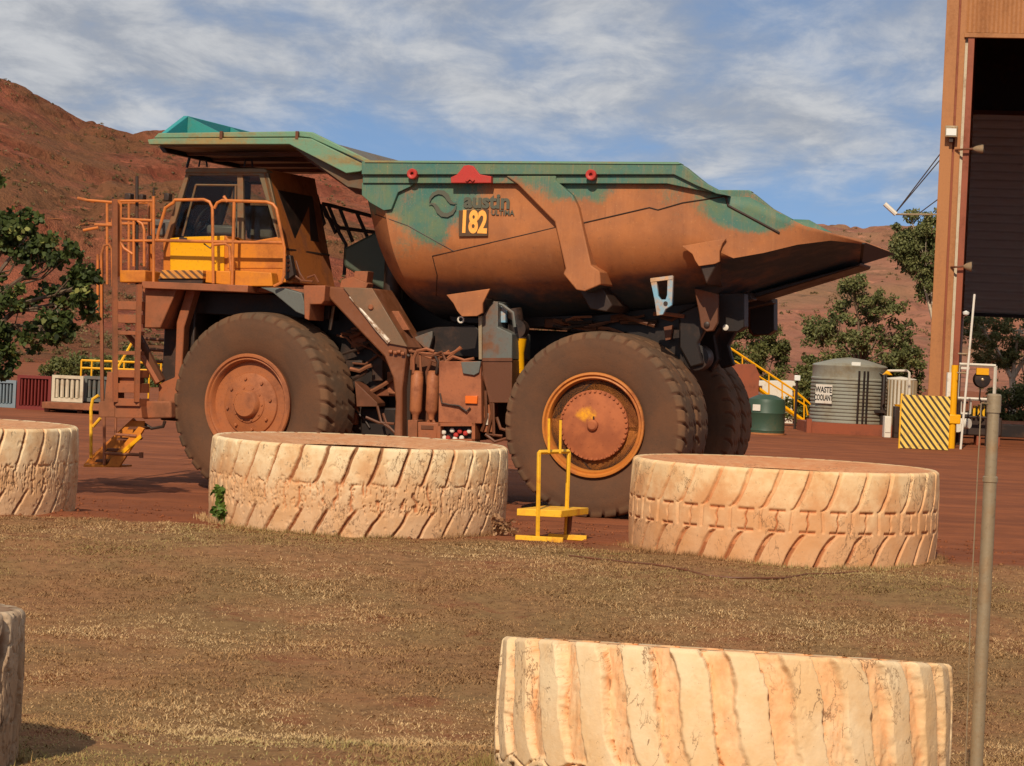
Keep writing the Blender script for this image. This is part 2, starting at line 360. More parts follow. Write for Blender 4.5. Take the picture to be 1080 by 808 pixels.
def hill_mat(name, reds, greens, sc_):
    k = NT(name); n = k.noise(0.02 * sc_, 6, 0.62); m = k.noise(0.09 * sc_, 8, 0.75); s = k.noise(0.45 * sc_, 5, 0.7)
    c = k.mix(k.ramp(m, 0.40, 0.60), reds[0], reds[1])
    c = k.mix(k.ramp(n, 0.42, 0.62, 0, 0.75), c, greens)
    c = k.mix(k.ramp(s, 0.53, 0.66, 0, 0.7), c, tuple(x * 0.5 for x in greens[:3]) + (1,))
    c = k.mix(k.ramp(k.noise(0.3 * sc_, 4, 0.6, stretch=(1, 1, 3)), 0.60, 0.70, 0, 0.55), c, tuple(min(1, x * 1.5) for x in reds[1][:3]) + (1,))
    k.bump(m, 1.0, 4 if sc_ > .8 else 2); return k.done(c, 0.95, 0, 0.1)
M['hill1'] = hill_mat('red_rock_hillside', (lin((128, 68, 50)), lin((158, 92, 68))), lin((118, 86, 58)), 1.0)
M['hill2'] = hill_mat('far_scrub_hillside', (lin((138, 90, 72)), lin((156, 106, 84))), lin((128, 100, 74)), 0.5)
CLOUD_OFF = (30.7, 6.6)
CLOUD_DARK = (2.9, 3.05, 3.35, 1); CLOUD_LITE = (5.0, 5.0, 5.0, 1)
SKY_TINT = (0.80, 0.78, 0.78, 1); SKY_STRENGTH = 0.12; EXPOSURE = 0.06
M['canopyunder'] = dusty('canopy_plate', lin((92, 84, 66)), dust=lin((120, 84, 58)), lo=.45, hi=.7)
M['tealg'] = dusty('bright_teal_plate', lin((44, 146, 146)), dust=lin((110, 120, 90)), lo=.6, hi=.9)
M['fender'] = dusty('brown_fender', lin((120, 74, 48)), dust=lin((138, 86, 58)), lo=.45, hi=.65, rough=.45)
M['cabyellow'] = dusty('cab_amber_paint', lin((196, 112, 32)), dust=lin((172, 98, 46)), lo=.42, hi=.7)
M['cabrear'] = dusty('cab_rear_paint', lin((170, 100, 46)), dust=lin((140, 84, 52)), lo=.42, hi=.66)
M['reflect'] = NT('amber_reflector').done(lin((220, 104, 24)), 0.35)
M['filter'] = dusty('dusty_filter', lin((168, 104, 66)), dust=lin((140, 82, 54)), lo=.42, hi=.66, scale=3)
M['cabinet'] = dusty('dusty_cabinet', lin((160, 96, 62)), dust=lin((134, 78, 52)), lo=.42, hi=.66, scale=2)
M['tankgreen'] = dusty('dull_green_tank', lin((70, 80, 66)), dust=lin((104, 84, 62)), lo=.5, hi=.75)
M['fenderp'] = dusty('worn_fender_paint', lin((116, 92, 70)), dust=lin((140, 96, 66)), lo=.4, hi=.7, rough=.4)
M['chrome'] = dusty('worn_bare_metal', lin((196, 178, 156)), dust=lin((150, 110, 78)), lo=.5, hi=.8, scale=3, rough=.4, metal=.5)
M['glint'] = dusty('painted_glint', lin((190, 172, 150)), dust=lin((140, 100, 70)), lo=.44, hi=.6, scale=6, rough=.5)  # pale colour that paints the sun glint on the fender
# ---------------------------------------------------------------- light and sky
SUN_AZ, SUN_EL = rad(11), rad(37)          # the sun stands behind the camera, to its left
sd = Vector((-math.sin(SUN_AZ) * math.cos(SUN_EL), -math.cos(SUN_AZ) * math.cos(SUN_EL), math.sin(SUN_EL)))
sl = bpy.data.lights.new('sun', 'SUN'); sl.energy = 4.0; sl.angle = rad(0.5); sl.color = (1.0, 0.86, 0.68)
so = bpy.data.objects.new('sun', sl); COL.objects.link(so); so.rotation_euler = (-sd).to_track_quat('-Z', 'Y').to_euler(); so.location = (-30, -40, 40)
w = bpy.data.worlds.new('World'); sc.world = w; w.use_nodes = True; nt = w.node_tree; nt.nodes.clear()
def N(ty, **k):
    x = nt.nodes.new(ty)
    for a, b in k.items(): setattr(x, a, b)
    return x
Lk = nt.links.new
def Mth(op, a, b=0.0):
    x = N('ShaderNodeMath', operation=op)
    for i, v in enumerate((a, b)):
        if isinstance(v, bpy.types.NodeSocket): Lk(v, x.inputs[i])
        else: x.inputs[i].default_value = v
    return x.outputs[0]
def Rmp(v, a, b, lo=0.0, hi=1.0):
    x = N('ShaderNodeMapRange', interpolation_type='SMOOTHSTEP'); Lk(v, x.inputs[0])
    for i, q in enumerate((a, b, lo, hi)): x.inputs[i + 1].default_value = q
    return x.outputs[0]
def Mix(f, a, b, mode='MIX'):
    x = N('ShaderNodeMix', data_type='RGBA', blend_type=mode)
    for i, v in ((0, f), (6, a), (7, b)):
        if isinstance(v, bpy.types.NodeSocket): Lk(v, x.inputs[i])
        else: x.inputs[i].default_value = v
    return x.outputs[2]
geo = N('ShaderNodeTexCoord'); sep = N('ShaderNodeSeparateXYZ'); Lk(geo.outputs['Generated'], sep.inputs[0])
dx, dy, dz = sep.outputs
sky = N('ShaderNodeTexSky', sky_type='NISHITA'); sky.sun_disc = False; sky.sun_elevation = SUN_EL; sky.sun_rotation = rad(180) + SUN_AZ
sky.altitude = 500; sky.air_density = 1.0; sky.dust_density = 0.3; sky.ozone_density = 3.0
zz = Mth('ADD', Mth('MAXIMUM', dz, 0.0), 0.16)
cb = N('ShaderNodeCombineXYZ'); Lk(dx, cb.inputs[0]); Lk(dy, cb.inputs[1]); Lk(zz, cb.inputs[2]); Lk(cb.outputs[0], sky.inputs[0])
# cloud deck: direction projected on a level sheet, streets of altocumulus
zc = Mth('ADD', Mth('MAXIMUM', dz, 0.0), 0.11)
cu_, cv_ = Mth('DIVIDE', dx, zc), Mth('DIVIDE', dy, zc)
def cloud(su, sv, scale, detail, rough, off=0.0, dist=0.0):
    c = N('ShaderNodeCombineXYZ'); Lk(Mth('ADD', Mth('MULTIPLY', cu_, su), off), c.inputs[0]); Lk(Mth('MULTIPLY', cv_, sv), c.inputs[1]); c.inputs[2].default_value = off
    x = N('ShaderNodeTexNoise'); x.inputs['Scale'].default_value = scale; x.inputs['Detail'].default_value = detail
    x.inputs['Roughness'].default_value = rough; x.inputs['Distortion'].default_value = dist; Lk(c.outputs[0], x.inputs[0]); return x.outputs[0]
c1 = cloud(1.0, 0.42, 1.5, 6, 0.55, CLOUD_OFF[0], 0.2); c2 = cloud(1.0, 0.5, 5.0, 9, 0.62, CLOUD_OFF[1], 0.25)
dens = Mth('ADD', Mth('MULTIPLY', c1, 0.66), Mth('MULTIPLY', c2, 0.34))
band = Mth('ADD', dens, Rmp(Mth('ADD', dz, Mth("MULTIPLY", dx, 0.055)), 0.068, 0.112, -0.12, 0.11))       # the deck thins towards the horizon
cf = Rmp(Mth('ADD', band, Rmp(dx, -0.22, 0.10, 0.09, -0.01)), 0.38, 0.66, 0.0, 0.9)
shade = Rmp(c2, 0.35, 0.7)
ccol = Mix(shade, CLOUD_DARK, CLOUD_LITE)
skyc = Mix(1.0, sky.outputs[0], SKY_TINT, 'MULTIPLY')
bg = N('ShaderNodeBackground'); bg.inputs['Strength'].default_value = SKY_STRENGTH
Lk(Mix(cf, skyc, ccol), bg.inputs[0]); wo = N('ShaderNodeOutputWorld'); Lk(bg.outputs[0], wo.inputs[0])
vs = sc.view_settings; vs.view_transform = 'Standard'; vs.look = 'None'; vs.exposure = EXPOSURE; vs.gamma = 1; vs.use_curve_mapping = False

# ---------------------------------------------------------------- ground sheet
ys = np.concatenate([np.linspace(-30, 10, 21), np.arange(10.2, 37, 0.10), np.geomspace(37, 3000, 70)])
xs = np.concatenate([-np.geomspace(1500, 9, 30), np.arange(-8.9, 8.9, 0.10), np.geomspace(9, 1500, 30)])
GX, GY = np.meshgrid(xs, ys)
def ground_z(X, Y):
    z = verge_z(Y); near = 1 - sstep(30, 60, Y)
    return z + near * ((fbm(X * 0.5, Y * 0.5, 3, 3) - 0.5) * 0.10 + (fbm(X * 3.1, Y * 3.1, 3, 5) - 0.5) * 0.05) * sstep(-2, 4, Y) \
        - 0.006 * np.maximum(0, Y - 400) * 0
GZ = ground_z(GX, GY)
g = link('yard_ground', grid_mesh('yard_ground', np.stack([GX, GY, GZ], -1)), M['ground'], smooth=180); structure(g)

# ---------------------------------------------------------------- hills (polar height fields round the viewpoint's district)
def hill(name, mat, ridge, r0, r1, r2, amp, nscale, seed, pxlo, pxhi, cols=1000, rows=260, label=None):
    px = np.linspace(pxlo, pxhi, cols)
    rp = np.array(ridge, float)
    ry = np.interp(px, rp[:, 0], rp[:, 1])
    dirs = np.array([list(ray(a, b)) for a, b in zip(px, ry)])
    dxy = dirs[:, :2] / np.linalg.norm(dirs[:, :2], axis=1)[:, None]; tan = dirs[:, 2] / np.linalg.norm(dirs[:, :2], axis=1)
    r = np.concatenate([np.linspace(r0, r1, rows), np.linspace(r1, r2, 24)[1:]])
    R_, T_ = np.meshgrid(r, np.arange(cols), indexing='ij')
    X = dxy[T_, 0] * R_; Y = dxy[T_, 1] * R_
    t = np.clip((R_ - r0) / (r1 - r0), 0, 1)
    ker = np.hanning(61); ker /= ker.sum(); tsm = np.convolve(np.pad(tan, 30, mode='edge'), ker, 'valid'); wq = sstep(.72, 1.0, t)
    top = EYE + (tan[T_] * wq + tsm[T_] * (1 - wq)) * r1
    up = t ** 1.15 * 0.55 + sstep(0, 1, t) * 0.45
    up = np.where(R_ > r1, 1 - 0.6 * ((R_ - r1) / (r2 - r1)) ** 1.5, up)
    n = fbm(X / nscale, Y / nscale, 5, seed) - 0.5; rid = np.abs(fbm(X / (nscale * 1.7), Y / (nscale * 1.7), 4, seed + 9) - 0.5)
    body = np.sin(np.pi * np.clip(t, 0, 1)) ** 0.8
    Z0 = top * up
    Z = top * up + amp * body * (n * 1.0 - rid * 2.2 + 0.25) + (0.16 * amp * (fbm(X / (nscale * .14), Y / (nscale * .14), 4, seed + 4) - .5) - 0.09 * amp + 0.10 * amp * sstep(.52, .60, fbm(X / (nscale * .3), Y / (nscale * .3) + Z0 / 6, 4, seed + 6))) * np.clip(t * 4, 0, 1)
    Z = Z + np.where(R_ > r1, 0.0, 0.0) - 0.5 * (t <= 0)
    o = link(name, grid_mesh(name, np.stack([X, Y, Z], -1)), mat, smooth=180); structure(o)
    return o
hill('red_hill', M['hill1'], [(-900, 30), (-300, 40), (-60, 66), (0, 85), (30, 98), (60, 117), (90, 134), (108, 130), (122, 136), (140, 143), (160, 141), (200, 146), (300, 166), (400, 188), (520, 222), (650, 280), (760, 340)],
     190, 480, 700, 16, 60, 21, -900, 760)
hill('far_hill', M['hill2'], [(200, 240), (420, 225), (600, 228), (700, 232), (780, 234), (840, 235), (900, 240), (960, 242), (1040, 250), (1400, 262), (2100, 290)],
     330, 900, 1300, 16, 110, 33, 250, 2100)

# ---------------------------------------------------------------- leaves and trees
def leaf_cloud(centres, radii, per, size, seed, aspect=0.6, droop=0.2, flat=0.75):
    r = np.random.default_rng(seed); C = np.repeat(np.asarray(centres), per, 0); Rr = np.repeat(np.asarray(radii), per)[:, None]
    n = len(C); d = r.normal(size=(n, 3)); d /= np.linalg.norm(d, axis=1)[:, None]
    p = C + d * Rr * (r.random((n, 1)) ** 0.5) * np.array([1, 1, flat])
    a = r.normal(size=(n, 3)); a[:, 2] -= droop; a /= np.linalg.norm(a, axis=1)[:, None]
    b = np.cross(a, r.normal(size=(n, 3))); b /= np.linalg.norm(b, axis=1)[:, None]
    s = size * (0.6 + 0.8 * r.random((n, 1)))
    V = np.stack([p, p + a * s * .35 + b * s * aspect * .5, p + a * s * .8 + b * s * aspect * .35, p + a * s * 1.05, p + a * s * .75 - b * s * aspect * .4, p + a * s * .3 - b * s * aspect * .5], 1).reshape(-1, 3)
    i = np.arange(n)[:, None] * 6
    Fc = np.concatenate([i + np.array([[0, 1, 2, 3]]), i + np.array([[0, 3, 4, 5]])], 0)
    tone = np.repeat(np.clip(np.repeat(r.random(len(centres)), per) * 0.55 + r.random(n) * 0.55, 0, 1), 6)
    return V, Fc, tone
def tree(name, label, base, lobes, per, size, leafm, barkm, trunk_r, seed, clumps=18, clump_r=0.5, group=None, lean=(0, 0), aspect=0.6, droop=0.2, shrub=False):
    """lobes: (x, y, z, rx, ry, rz) about the base, in metres."""
    r = np.random.default_rng(seed); t = empty(name, label, 'shrub' if shrub else 'tree', base, 0, group)
    cs, rs, lob = [], [], []
    for li, (x, y, z, a, b, c) in enumerate(lobes):
        for q in range(clumps):
            d = r.normal(size=3); d /= np.linalg.norm(d); k = 0.35 + 0.65 * r.random() ** 0.6
            cs.append((x + d[0] * a * k, y + d[1] * b * k, max(0.1, z + d[2] * c * k))); rs.append(clump_r * (0.55 + 0.8 * r.random())); lob.append(li)
    V, Fc, tone = leaf_cloud(cs, rs, int(per * (1 if size < .11 else 1.15)), size, seed + 1, aspect, droop)
    me = raw_mesh('crown', V, Fc)
    if len(tone) == len(me.vertices): attr(me, 'tone', tone)
    link('crown', me, leafm, t, smooth=0)
    m = MB(); top = max(l[2] for l in lobes)
    fork = Vector((lean[0] * top * .45, lean[1] * top * .45, top * (0.12 if shrub else 0.42)))
    m.tube([(0, 0, -0.1), fork * 0.5 + Vector((trunk_r * .6, 0, 0)), fork], trunk_r, 7, trunk_r * 0.7)
    for li, (x, y, z, a, b, c) in enumerate(lobes):
        e = Vector((x, y, z)); mid = fork.lerp(e, 0.5) + Vector((0, 0, 0.06 * top))
        m.tube([fork, mid, e], trunk_r * 0.55, 5, trunk_r * 0.18)
        own = [Vector(cs[i]) for i in range(len(cs)) if lob[i] == li]
        for cpt in own[::2]:
            s = mid.lerp(e, r.random()); m.tube([s, s.lerp(cpt, .55) + Vector((0, 0, -.03 * top)), cpt], trunk_r * 0.2, 4, trunk_r * 0.06, cap=False)
    m.build('trunk', barkm, t)
    return t
def px_lobes(base, Y, items):
    out = []
    s = Y / F
    for (x, y, rx, ry) in items:
        p = at(x, y, Y) - base; out.append((p.x, random.uniform(-.3, .3) * rx * s, p.z, rx * s, rx * s, ry * s))
    return out
def bg_tree(label, bx, by, items, per, seed, leafm='leaf_dark', bark='bark', tr=0.14, size=0.13, clumps=16, cr=0.55, group='trees beyond the yard', Y=None, name='tree', **kw):
    b = ground(bx, by) if Y is None else Vector((at(bx, by, Y).x, Y, 0.0))
    return tree(name, label, b, px_lobes(b, b.y, items), per, size, M[leafm], M[bark], tr, seed, int(clumps * 1.7), cr * .68, group, **kw)
# low scrub dotted over the hills, too many to count
def scrub(name, label, hillname, n, smin, smax, seed, pxr, pyr, mat):
    r = np.random.default_rng(seed); ho = bpy.data.objects[hillname]
    bv = BVHTree.FromPolygons([v.co.copy() for v in ho.data.vertices], [tuple(p.vertices) for p in ho.data.polygons])
    cs, rs = [], []
    while len(cs) < n:
        x, y = pxr[0] + (pxr[1] - pxr[0]) * r.random(), pyr[0] + (pyr[1] - pyr[0]) * r.random()
        if vnoise(x * .03, y * .05, seed) < r.random() * .9: n -= 0.15; continue
        h_ = bv.ray_cast(CAM, ray(x, y).normalized())[0]
        if h_ is None: n -= 1; continue
        s_ = smin + (smax - smin) * r.random() ** 2; cs.append((h_.x, h_.y, h_.z + s_ * .35)); rs.append(s_)
    V, Fc, tone = leaf_cloud(cs, rs, 22, 0.32 * smax, seed, .7, 0, .6); me = raw_mesh(name, V, Fc)
    if len(me.vertices) == len(tone): attr(me, 'tone', tone)
    tag(link(name, me, mat, smooth=0), label, 'scrub', kind='stuff')
scrub('scrub', 'dry low scrub dotted over the red hillside', 'red_hill', 2600, .16, .75, 91, (-260, 700), (80, 400), M['leaf_scrub'])
scrub('scrub', 'sparse scrub dotted over the far pinkish hillside', 'far_hill', 900, .25, 1.1, 92, (600, 1300), (225, 420), M['leaf_scrub'])
# near broad-leaved tree at the left, standing just in front of the truck
bY = 36.2; b0 = Vector((at(-50, 500, bY).x, bY, 0.0))
tree('broadleaf_tree', 'broad leaved green tree reaching in from the left edge beside the truck ladder', b0,
     px_lobes(b0, bY, [(10, 300, 48, 34), (60, 268, 34, 24), (70, 318, 36, 24), (30, 250, 34, 26), (-20, 250, 50, 50), (-40, 330, 50, 45), (92, 300, 20, 20), (20, 345, 42, 26), (-32, 182, 40, 34), (5, 235, 26, 22), (60, 345, 26, 14), (0, 380, 22, 18)]),
     52, 0.082, M['leaf_near'], M['bark'], 0.10, 5, 16, 0.13, None, aspect=0.8, droop=0.35)
bg_tree('dense olive tree just under the tail of the truck body', 790, 448, [(770, 365, 26, 26), (800, 345, 26, 28), (815, 378, 18, 30), (780, 390, 36, 22), (760, 385, 20, 20)], 130, 21, cr=0.5, Y=118)
bg_tree('open crowned gum tree behind the grey coolant tank', 905, 452, [(905, 325, 30, 20), (930, 322, 26, 16), (880, 345, 26, 18), (940, 350, 26, 18), (905, 360, 34, 18), (862, 350, 20, 16), (900, 300, 18, 10), (950, 375, 22, 14)], 62, 22, leafm='leaf_gum', tr=0.13, cr=0.42, clumps=14, Y=112)
bg_tree('low bushy tree between the coolant tank and the shed column', 935, 452, [(930, 380, 36, 20), (895, 385, 30, 16), (955, 395, 25, 20), (860, 390, 22, 20)], 110, 23, cr=0.5, Y=118)
bg_tree('tall drooping gum tree beside the shed column', 985, 450, [(968, 240, 24, 22), (975, 272, 26, 24), (958, 262, 18, 18), (985, 300, 18, 20), (996, 250, 24, 30)], 150, 24, leafm='leaf_gum', bark='gumbark', tr=0.2, cr=0.6, Y=122, droop=0.9)
bg_tree('pale trunked gum tree seen through the shed doorway', 1065, 450, [(1035, 352, 28, 18), (1075, 345, 28, 20), (1050, 375, 22, 16), (1085, 380, 24, 22), (1100, 355, 30, 24), (1030, 340, 30, 14)], 90, 25, leafm='leaf_gum', bark='gumbark', tr=0.28, cr=0.6, Y=140, droop=0.7)
bg_tree('dark green bush behind the black trough in the shed doorway', 1075, 452, [(1060, 428, 22, 20), (1085, 425, 22, 24), (1040, 440, 20, 16)], 120, 26, cr=0.6, Y=136, name='bush', shrub=True)
bg_tree('dull green shrub behind the truck ladder', 140, 430, [(140, 385, 26, 26), (160, 400, 18, 24), (118, 400, 18, 20)], 90, 27, cr=0.5, Y=120, name='bush', shrub=True)
bg_tree('olive bush on the slope above the pale containers', 85, 425, [(85, 385, 24, 14), (62, 392, 22, 10), (105, 388, 16, 12)], 80, 28, cr=0.45, Y=112, name='bush', shrub=True)
bg_tree('dark bush between the green tank and the grey tank', 850, 452, [(850, 415, 16, 22), (838, 430, 12, 14), (862, 400, 14, 14)], 110, 29, cr=0.45, Y=106, name='bush', shrub=True)
bg_tree('thin grey shrub on the hill foot left of the handrails', 48, 260, [(46, 236, 9, 12), (52, 245, 10, 8)], 60, 30, cr=0.5, Y=200, leafm='leaf_gum', name='bush', shrub=True) if False else None

# ---------------------------------------------------------------- tyres
def tyre_grid(R, W, rim, nth, nz, depth, pattern, seed, side_n=10, crown=0.02, sh=0.09, rough=0.004, blg=0.05, she=0.86):
    """profile from lower bead over the tread to the upper bead; returns mesh (axis Z, centred) with a 'wear' attribute"""
    hw = W / 2; t = np.linspace(0, 1, nz)
    zt = -hw + W * t; e = np.abs(2 * t - 1)
    rt = R - crown * R * e ** 2 - sh * R * np.clip((e - she) / (1 - she), 0, 1) ** 2.2
    s = np.linspace(0, 1, side_n)[1:]
    rs = rt[-1] + (rim - rt[-1]) * s; bulge = np.sin(np.pi * np.clip(s * 0.95, 0, 1)) * blg * W - 0.10 * W * s ** 3 + .010 * (np.exp(-((s - .22) / .03) ** 2) + np.exp(-((s - .80) / .05) ** 2)) * (blg > 0)
    r_ = np.concatenate([rs[::-1], rt, rs]); z_ = np.concatenate([-(hw + bulge)[::-1], zt, hw + bulge])
    tt = np.concatenate([np.full(len(s), -1.0) , t, np.full(len(s), 2.0)])
    sd_ = np.concatenate([s[::-1], np.zeros(nz), s])
    th = np.arange(nth) / nth * 2 * np.pi
    TH, TT = np.meshgrid(th, tt); RR = np.repeat(r_[:, None], nth, 1); ZZ = np.repeat(z_[:, None], nth, 1); SD = np.repeat(sd_[:, None], nth, 1)
    g = pattern(TH, np.clip(TT, 0, 1), SD); wr = g
    if isinstance(g, tuple): g, wr = g
    on = (TT >= 0) & (TT <= 1)
    fd = np.clip(1 - SD * 6, 0, 1); g = np.where(on, g, g * fd); wr = np.where(on, wr, np.where((TT > 1) & (SD > .04), .74, wr * fd))
    n = (fbm(TH * 14, ZZ * 9, 4, seed) - .5) * 2
    RR = RR - depth * g * np.where(on, 1, 0.6) + n * rough * (SD < .2)
    V = np.stack([RR * np.cos(TH), RR * np.sin(TH), ZZ], -1)
    me = grid_mesh('tyre', V, True); attr(me, 'wear', np.clip(wr, 0, 1)); return me
def gap(x, w, soft=0.016):   # 1 inside a groove centred on integer x, w = width in pitches
    d = np.abs(x - np.round(x)); return 1 - sstep(w / 2 - soft, w / 2 + soft, d)
def pat_clean(TH, T, S):    # even lugs, slanting slots above and below, little I-shaped sipes between
    x = TH * 33 / (2 * np.pi); wob = (fbm(TH * 9, T * 7, 3, 2) - .5) * .10
    up = (T - .60) / .40; gu = gap(x - 0.5 + wob - 0.60 * np.clip(up, 0, 1) ** 0.6, 0.14) * sstep(.57, .62, T)
    dn = (.36 - T) / .36; gd = gap(x - 0.02 + wob + 0.70 * np.clip(dn, 0, 1) ** .6, 0.16) * (1 - sstep(.33, .38, T))
    mid = (T > .37) & (T < .59)
    gm = gap(x - 0.02 + 0.022 * np.sin(T * 52), 0.05, .015) * mid; ga = gap(x - .5 + wob, .07, .04) * mid * .5
    bars = (np.exp(-((T - .585) / .012) ** 2) + np.exp(-((T - .375) / .012) ** 2)) * (np.abs((x - .02) - np.round(x - .02)) < .27)
    return np.clip(np.maximum.reduce([gu, gd, gm * .9, ga, bars * .8]), 0, 1), np.clip(np.maximum.reduce([gu * .55, gd * (.62 + .4 * (T < .22)), gm, ga * .6, bars]), 0, 1)
def pat_cracked(TH, T, S):
    x = TH * 36 / (2 * np.pi); wob = (fbm(TH * 11, T * 6, 4, 5) - .5) * .35
    up = (T - .60) / .40; gu = gap(x + wob * .5 - 0.48 * np.clip(up, 0, 1) ** .8, 0.13) * sstep(.52, .64, T)
    dn = (.34 - T) / .34; gd = gap(x + .4 + wob * .5 + 0.7 * np.clip(dn, 0, 1) ** .9, 0.13) * (1 - sstep(.28, .36, T))
    mid = sstep(.26, .34, T) * (1 - sstep(.58, .66, T))
    cr = 1 - sstep(.0, .035, np.abs(fbm(TH * 52, T * 4, 4, 8) - .5)); cr2 = gap(x * 2 + wob * 3 + .3, .16, .06) * (fbm(TH * 30, T * 8, 3, 6) > .5)
    bars = np.exp(-((T - .60 - wob * .25) / .010) ** 2) * sstep(.52, .6, fbm(TH * 26, T * 2, 3, 4))
    chips = sstep(.70, .78, fbm(TH * 26, T * 14, 4, 12)) * .4
    return np.clip(np.maximum.reduce([gu, gd, mid * cr * .7, mid * cr2 * .8, bars * .6, chips * .5]), 0, 1)
def pat_wave(TH, T, S):     # big S-shaped lugs running down from the top edge, torn along one side
    x = TH * 27 / (2 * np.pi); wob = (fbm(TH * 8, T * 5, 4, 15) - .5) * .14 + (fbm(TH * 60, T * 16, 3, 13) - .5) * .07
    up = np.clip((T - .16) / .84, 0, 1); curve = -0.62 * (1 - up) + 0.07 * np.sin(up * 6.0)
    ph = (x + wob + curve) % 1.0; run = sstep(.15, .20, T)
    gr = sstep(.50, .515, ph) * (1 - sstep(.90, .995, ph))                     # slot
    gu = gr * (1 - .45 * (ph - .5) / .5) * run * (0.40 + 0.60 * up)
    rag = sstep(.42, .58, fbm(TH * 40, T * 10, 4, 17))
    edge = np.exp(-((ph - .515) / .022) ** 2) * run * (.25 + .75 * rag)
    zig = np.exp(-((T - .135 - .03 * np.sin(x * 6.283) - (fbm(TH * 30, T * 3, 3, 11) - .5) * .04) / .008) ** 2) * (.3 + .7 * sstep(.4, .5, fbm(TH * 22, T, 3, 3)))
    dn = gap(x + .5 + 0.5 * (0.24 - T) * 3, .22, .05) * (1 - sstep(.08, .12, T))
    cr = (1 - sstep(.0, .02, np.abs(fbm(TH * 34, T * 3.2, 4, 18) - .5))) * sstep(.52, .6, fbm(TH * 9, T * 4, 2, 19)) * (.15 + .85 * gr)
    return np.clip(np.maximum.reduce([gu + .22 * (fbm(TH * 34, T * 10, 4, 16) - .5) * gr * run, edge * .75, zig * .5, dn, cr * .25]), 0, 1), \
        np.clip(np.maximum.reduce([gr * run * (.38 + .30 * fbm(TH * 12, T * 4, 4, 14)), edge * 1.0, zig * .9, dn * .6, cr * .9]), 0, 1)
def pat_old(TH, T, S):
    x = TH * 26 / (2 * np.pi); wob = (fbm(TH * 10, T * 5, 4, 25) - .5) * .4
    g1 = gap(x + wob - .5 * T, .24, .06); cr = 1 - sstep(0, .05, np.abs(fbm(TH * 30, T * 7, 4, 28) - .5))
    return np.clip(np.maximum(g1, cr * .5), 0, 1)
def planter(label, centre, R, W, pattern, mat, seed, rz, tilt=(0, 0), depth=0.045, rough=0.006, nz=96, fill=0.30):
    t = empty('tyre_planter', label, 'tyre planter', centre, 0, 'painted tyre planters along the verge'); t.rotation_euler = (tilt[0], tilt[1], 0)
    me = tyre_grid(R, W, R * 0.58, 1300, nz, depth, pattern, seed, rough=rough, crown=.012, sh=.018, blg=-.03, she=.93)
    o = link('tyre', me, mat, t, smooth=180); o.location = (0, 0, W / 2); o.rotation_euler = (0, 0, rz)
    fm = MB(); prof = [(0.0, W - fill + 0.05), (R * 0.2, W - fill + .06), (R * 0.45, W - fill - .01), (R * 0.66, W - fill - .06), (R * .66, W - fill - .3)]
    fm.lathe(prof, n=40, flip=True); fm.build('soil_fill', M['soil'], t)
    return t
def gz(x, y): return float(ground_z(np.array([x]), np.array([y]))[0])
# ---------------------------------------------------------------- painted tyres
def place_planter(px, py_front, R, depthY, **kw):
    c = at(px, py_front, depthY); return Vector((c.x, depthY, gz(c.x, depthY) - 0.03))
R1 = 1.79
planter('cream tyre with flaking cracked tread in front of the truck front wheel', (at(379, 500, 28.5).x, 28.5, 0.45), R1, 1.06, pat_cracked, M['plant1'], 41, 0.3, (rad(0.3), 0), 0.05, 0.006)
planter('smooth peach tyre with crisp slots and small I shaped sipes right of the yellow step', (at(826, 530, 27.6).x, 27.6, 0.43), R1, 1.08, pat_clean, M['plant2'], 42, 0.75, (0, 0), 0.045, 0.004)
pl = planter('cream tyre at the left edge in front of the broad leaved tree', (at(78, 500, 28.6).x - R1 + .02, 28.6, 0.44), R1, 1.06, pat_cracked, M['plant1'], 43, 1.7, (0, 0), 0.05, 0.006)
npx = at(766, 690, 14.0)
planter('nearest and largest looking cream tyre with broad wavy slots beside the metal post', (npx.x - 0.01, 14.0, 0.155), 1.345, 0.80, pat_wave, M['plant3'], 44, 0.2, (rad(-6.6), rad(0.9)), 0.10, 0.003, 130)
planter('weathered greyish tyre cut off by the left edge of the near grass', (at(22, 700, 13.1).x - 1.36, 13.1, 0.15), 1.345, 0.95, pat_old, M['plant4'], 45, 0.9, (rad(-4), 0), 0.05, 0.01)

# ---------------------------------------------------------------- grass on the verge
Ng = 850000
gy = 12.4 + (29.3 - 12.4) * rng.random(Ng) ** 0.85; half = gy * 0.24 + 1.4; gx = (rng.random(Ng) * 2 - 1) * half
dn = fbm(gx * 0.9, gy * 0.9, 4, 61); keep = (rng.random(Ng) < sstep(0.22, 0.52, dn) * 0.85 + 0.15) & (gy + (fbm(gx * .7, gy * .7, 4, 62) - .5) * 3.2 < 27.2)
gx, gy = gx[keep], gy[keep]; n = len(gx); gzv = ground_z(gx, gy)
az = rng.random(n) * 2 * np.pi; lean = 0.85 + rng.random(n) * 0.65; h = (0.018 + 0.032 * rng.random(n) ** 2) * (0.75 + 0.7 * sstep(.35, .75, fbm(gx * 2.4, gy * 2.4, 4, 63))); wd = 0.003 + 0.0035 * rng.random(n)
d = np.stack([np.cos(az) * np.sin(lean), np.sin(az) * np.sin(lean), np.cos(lean)], -1); sdv = np.stack([-np.sin(az), np.cos(az), 0 * az], -1)
p = np.stack([gx, gy, gzv - .004], -1)
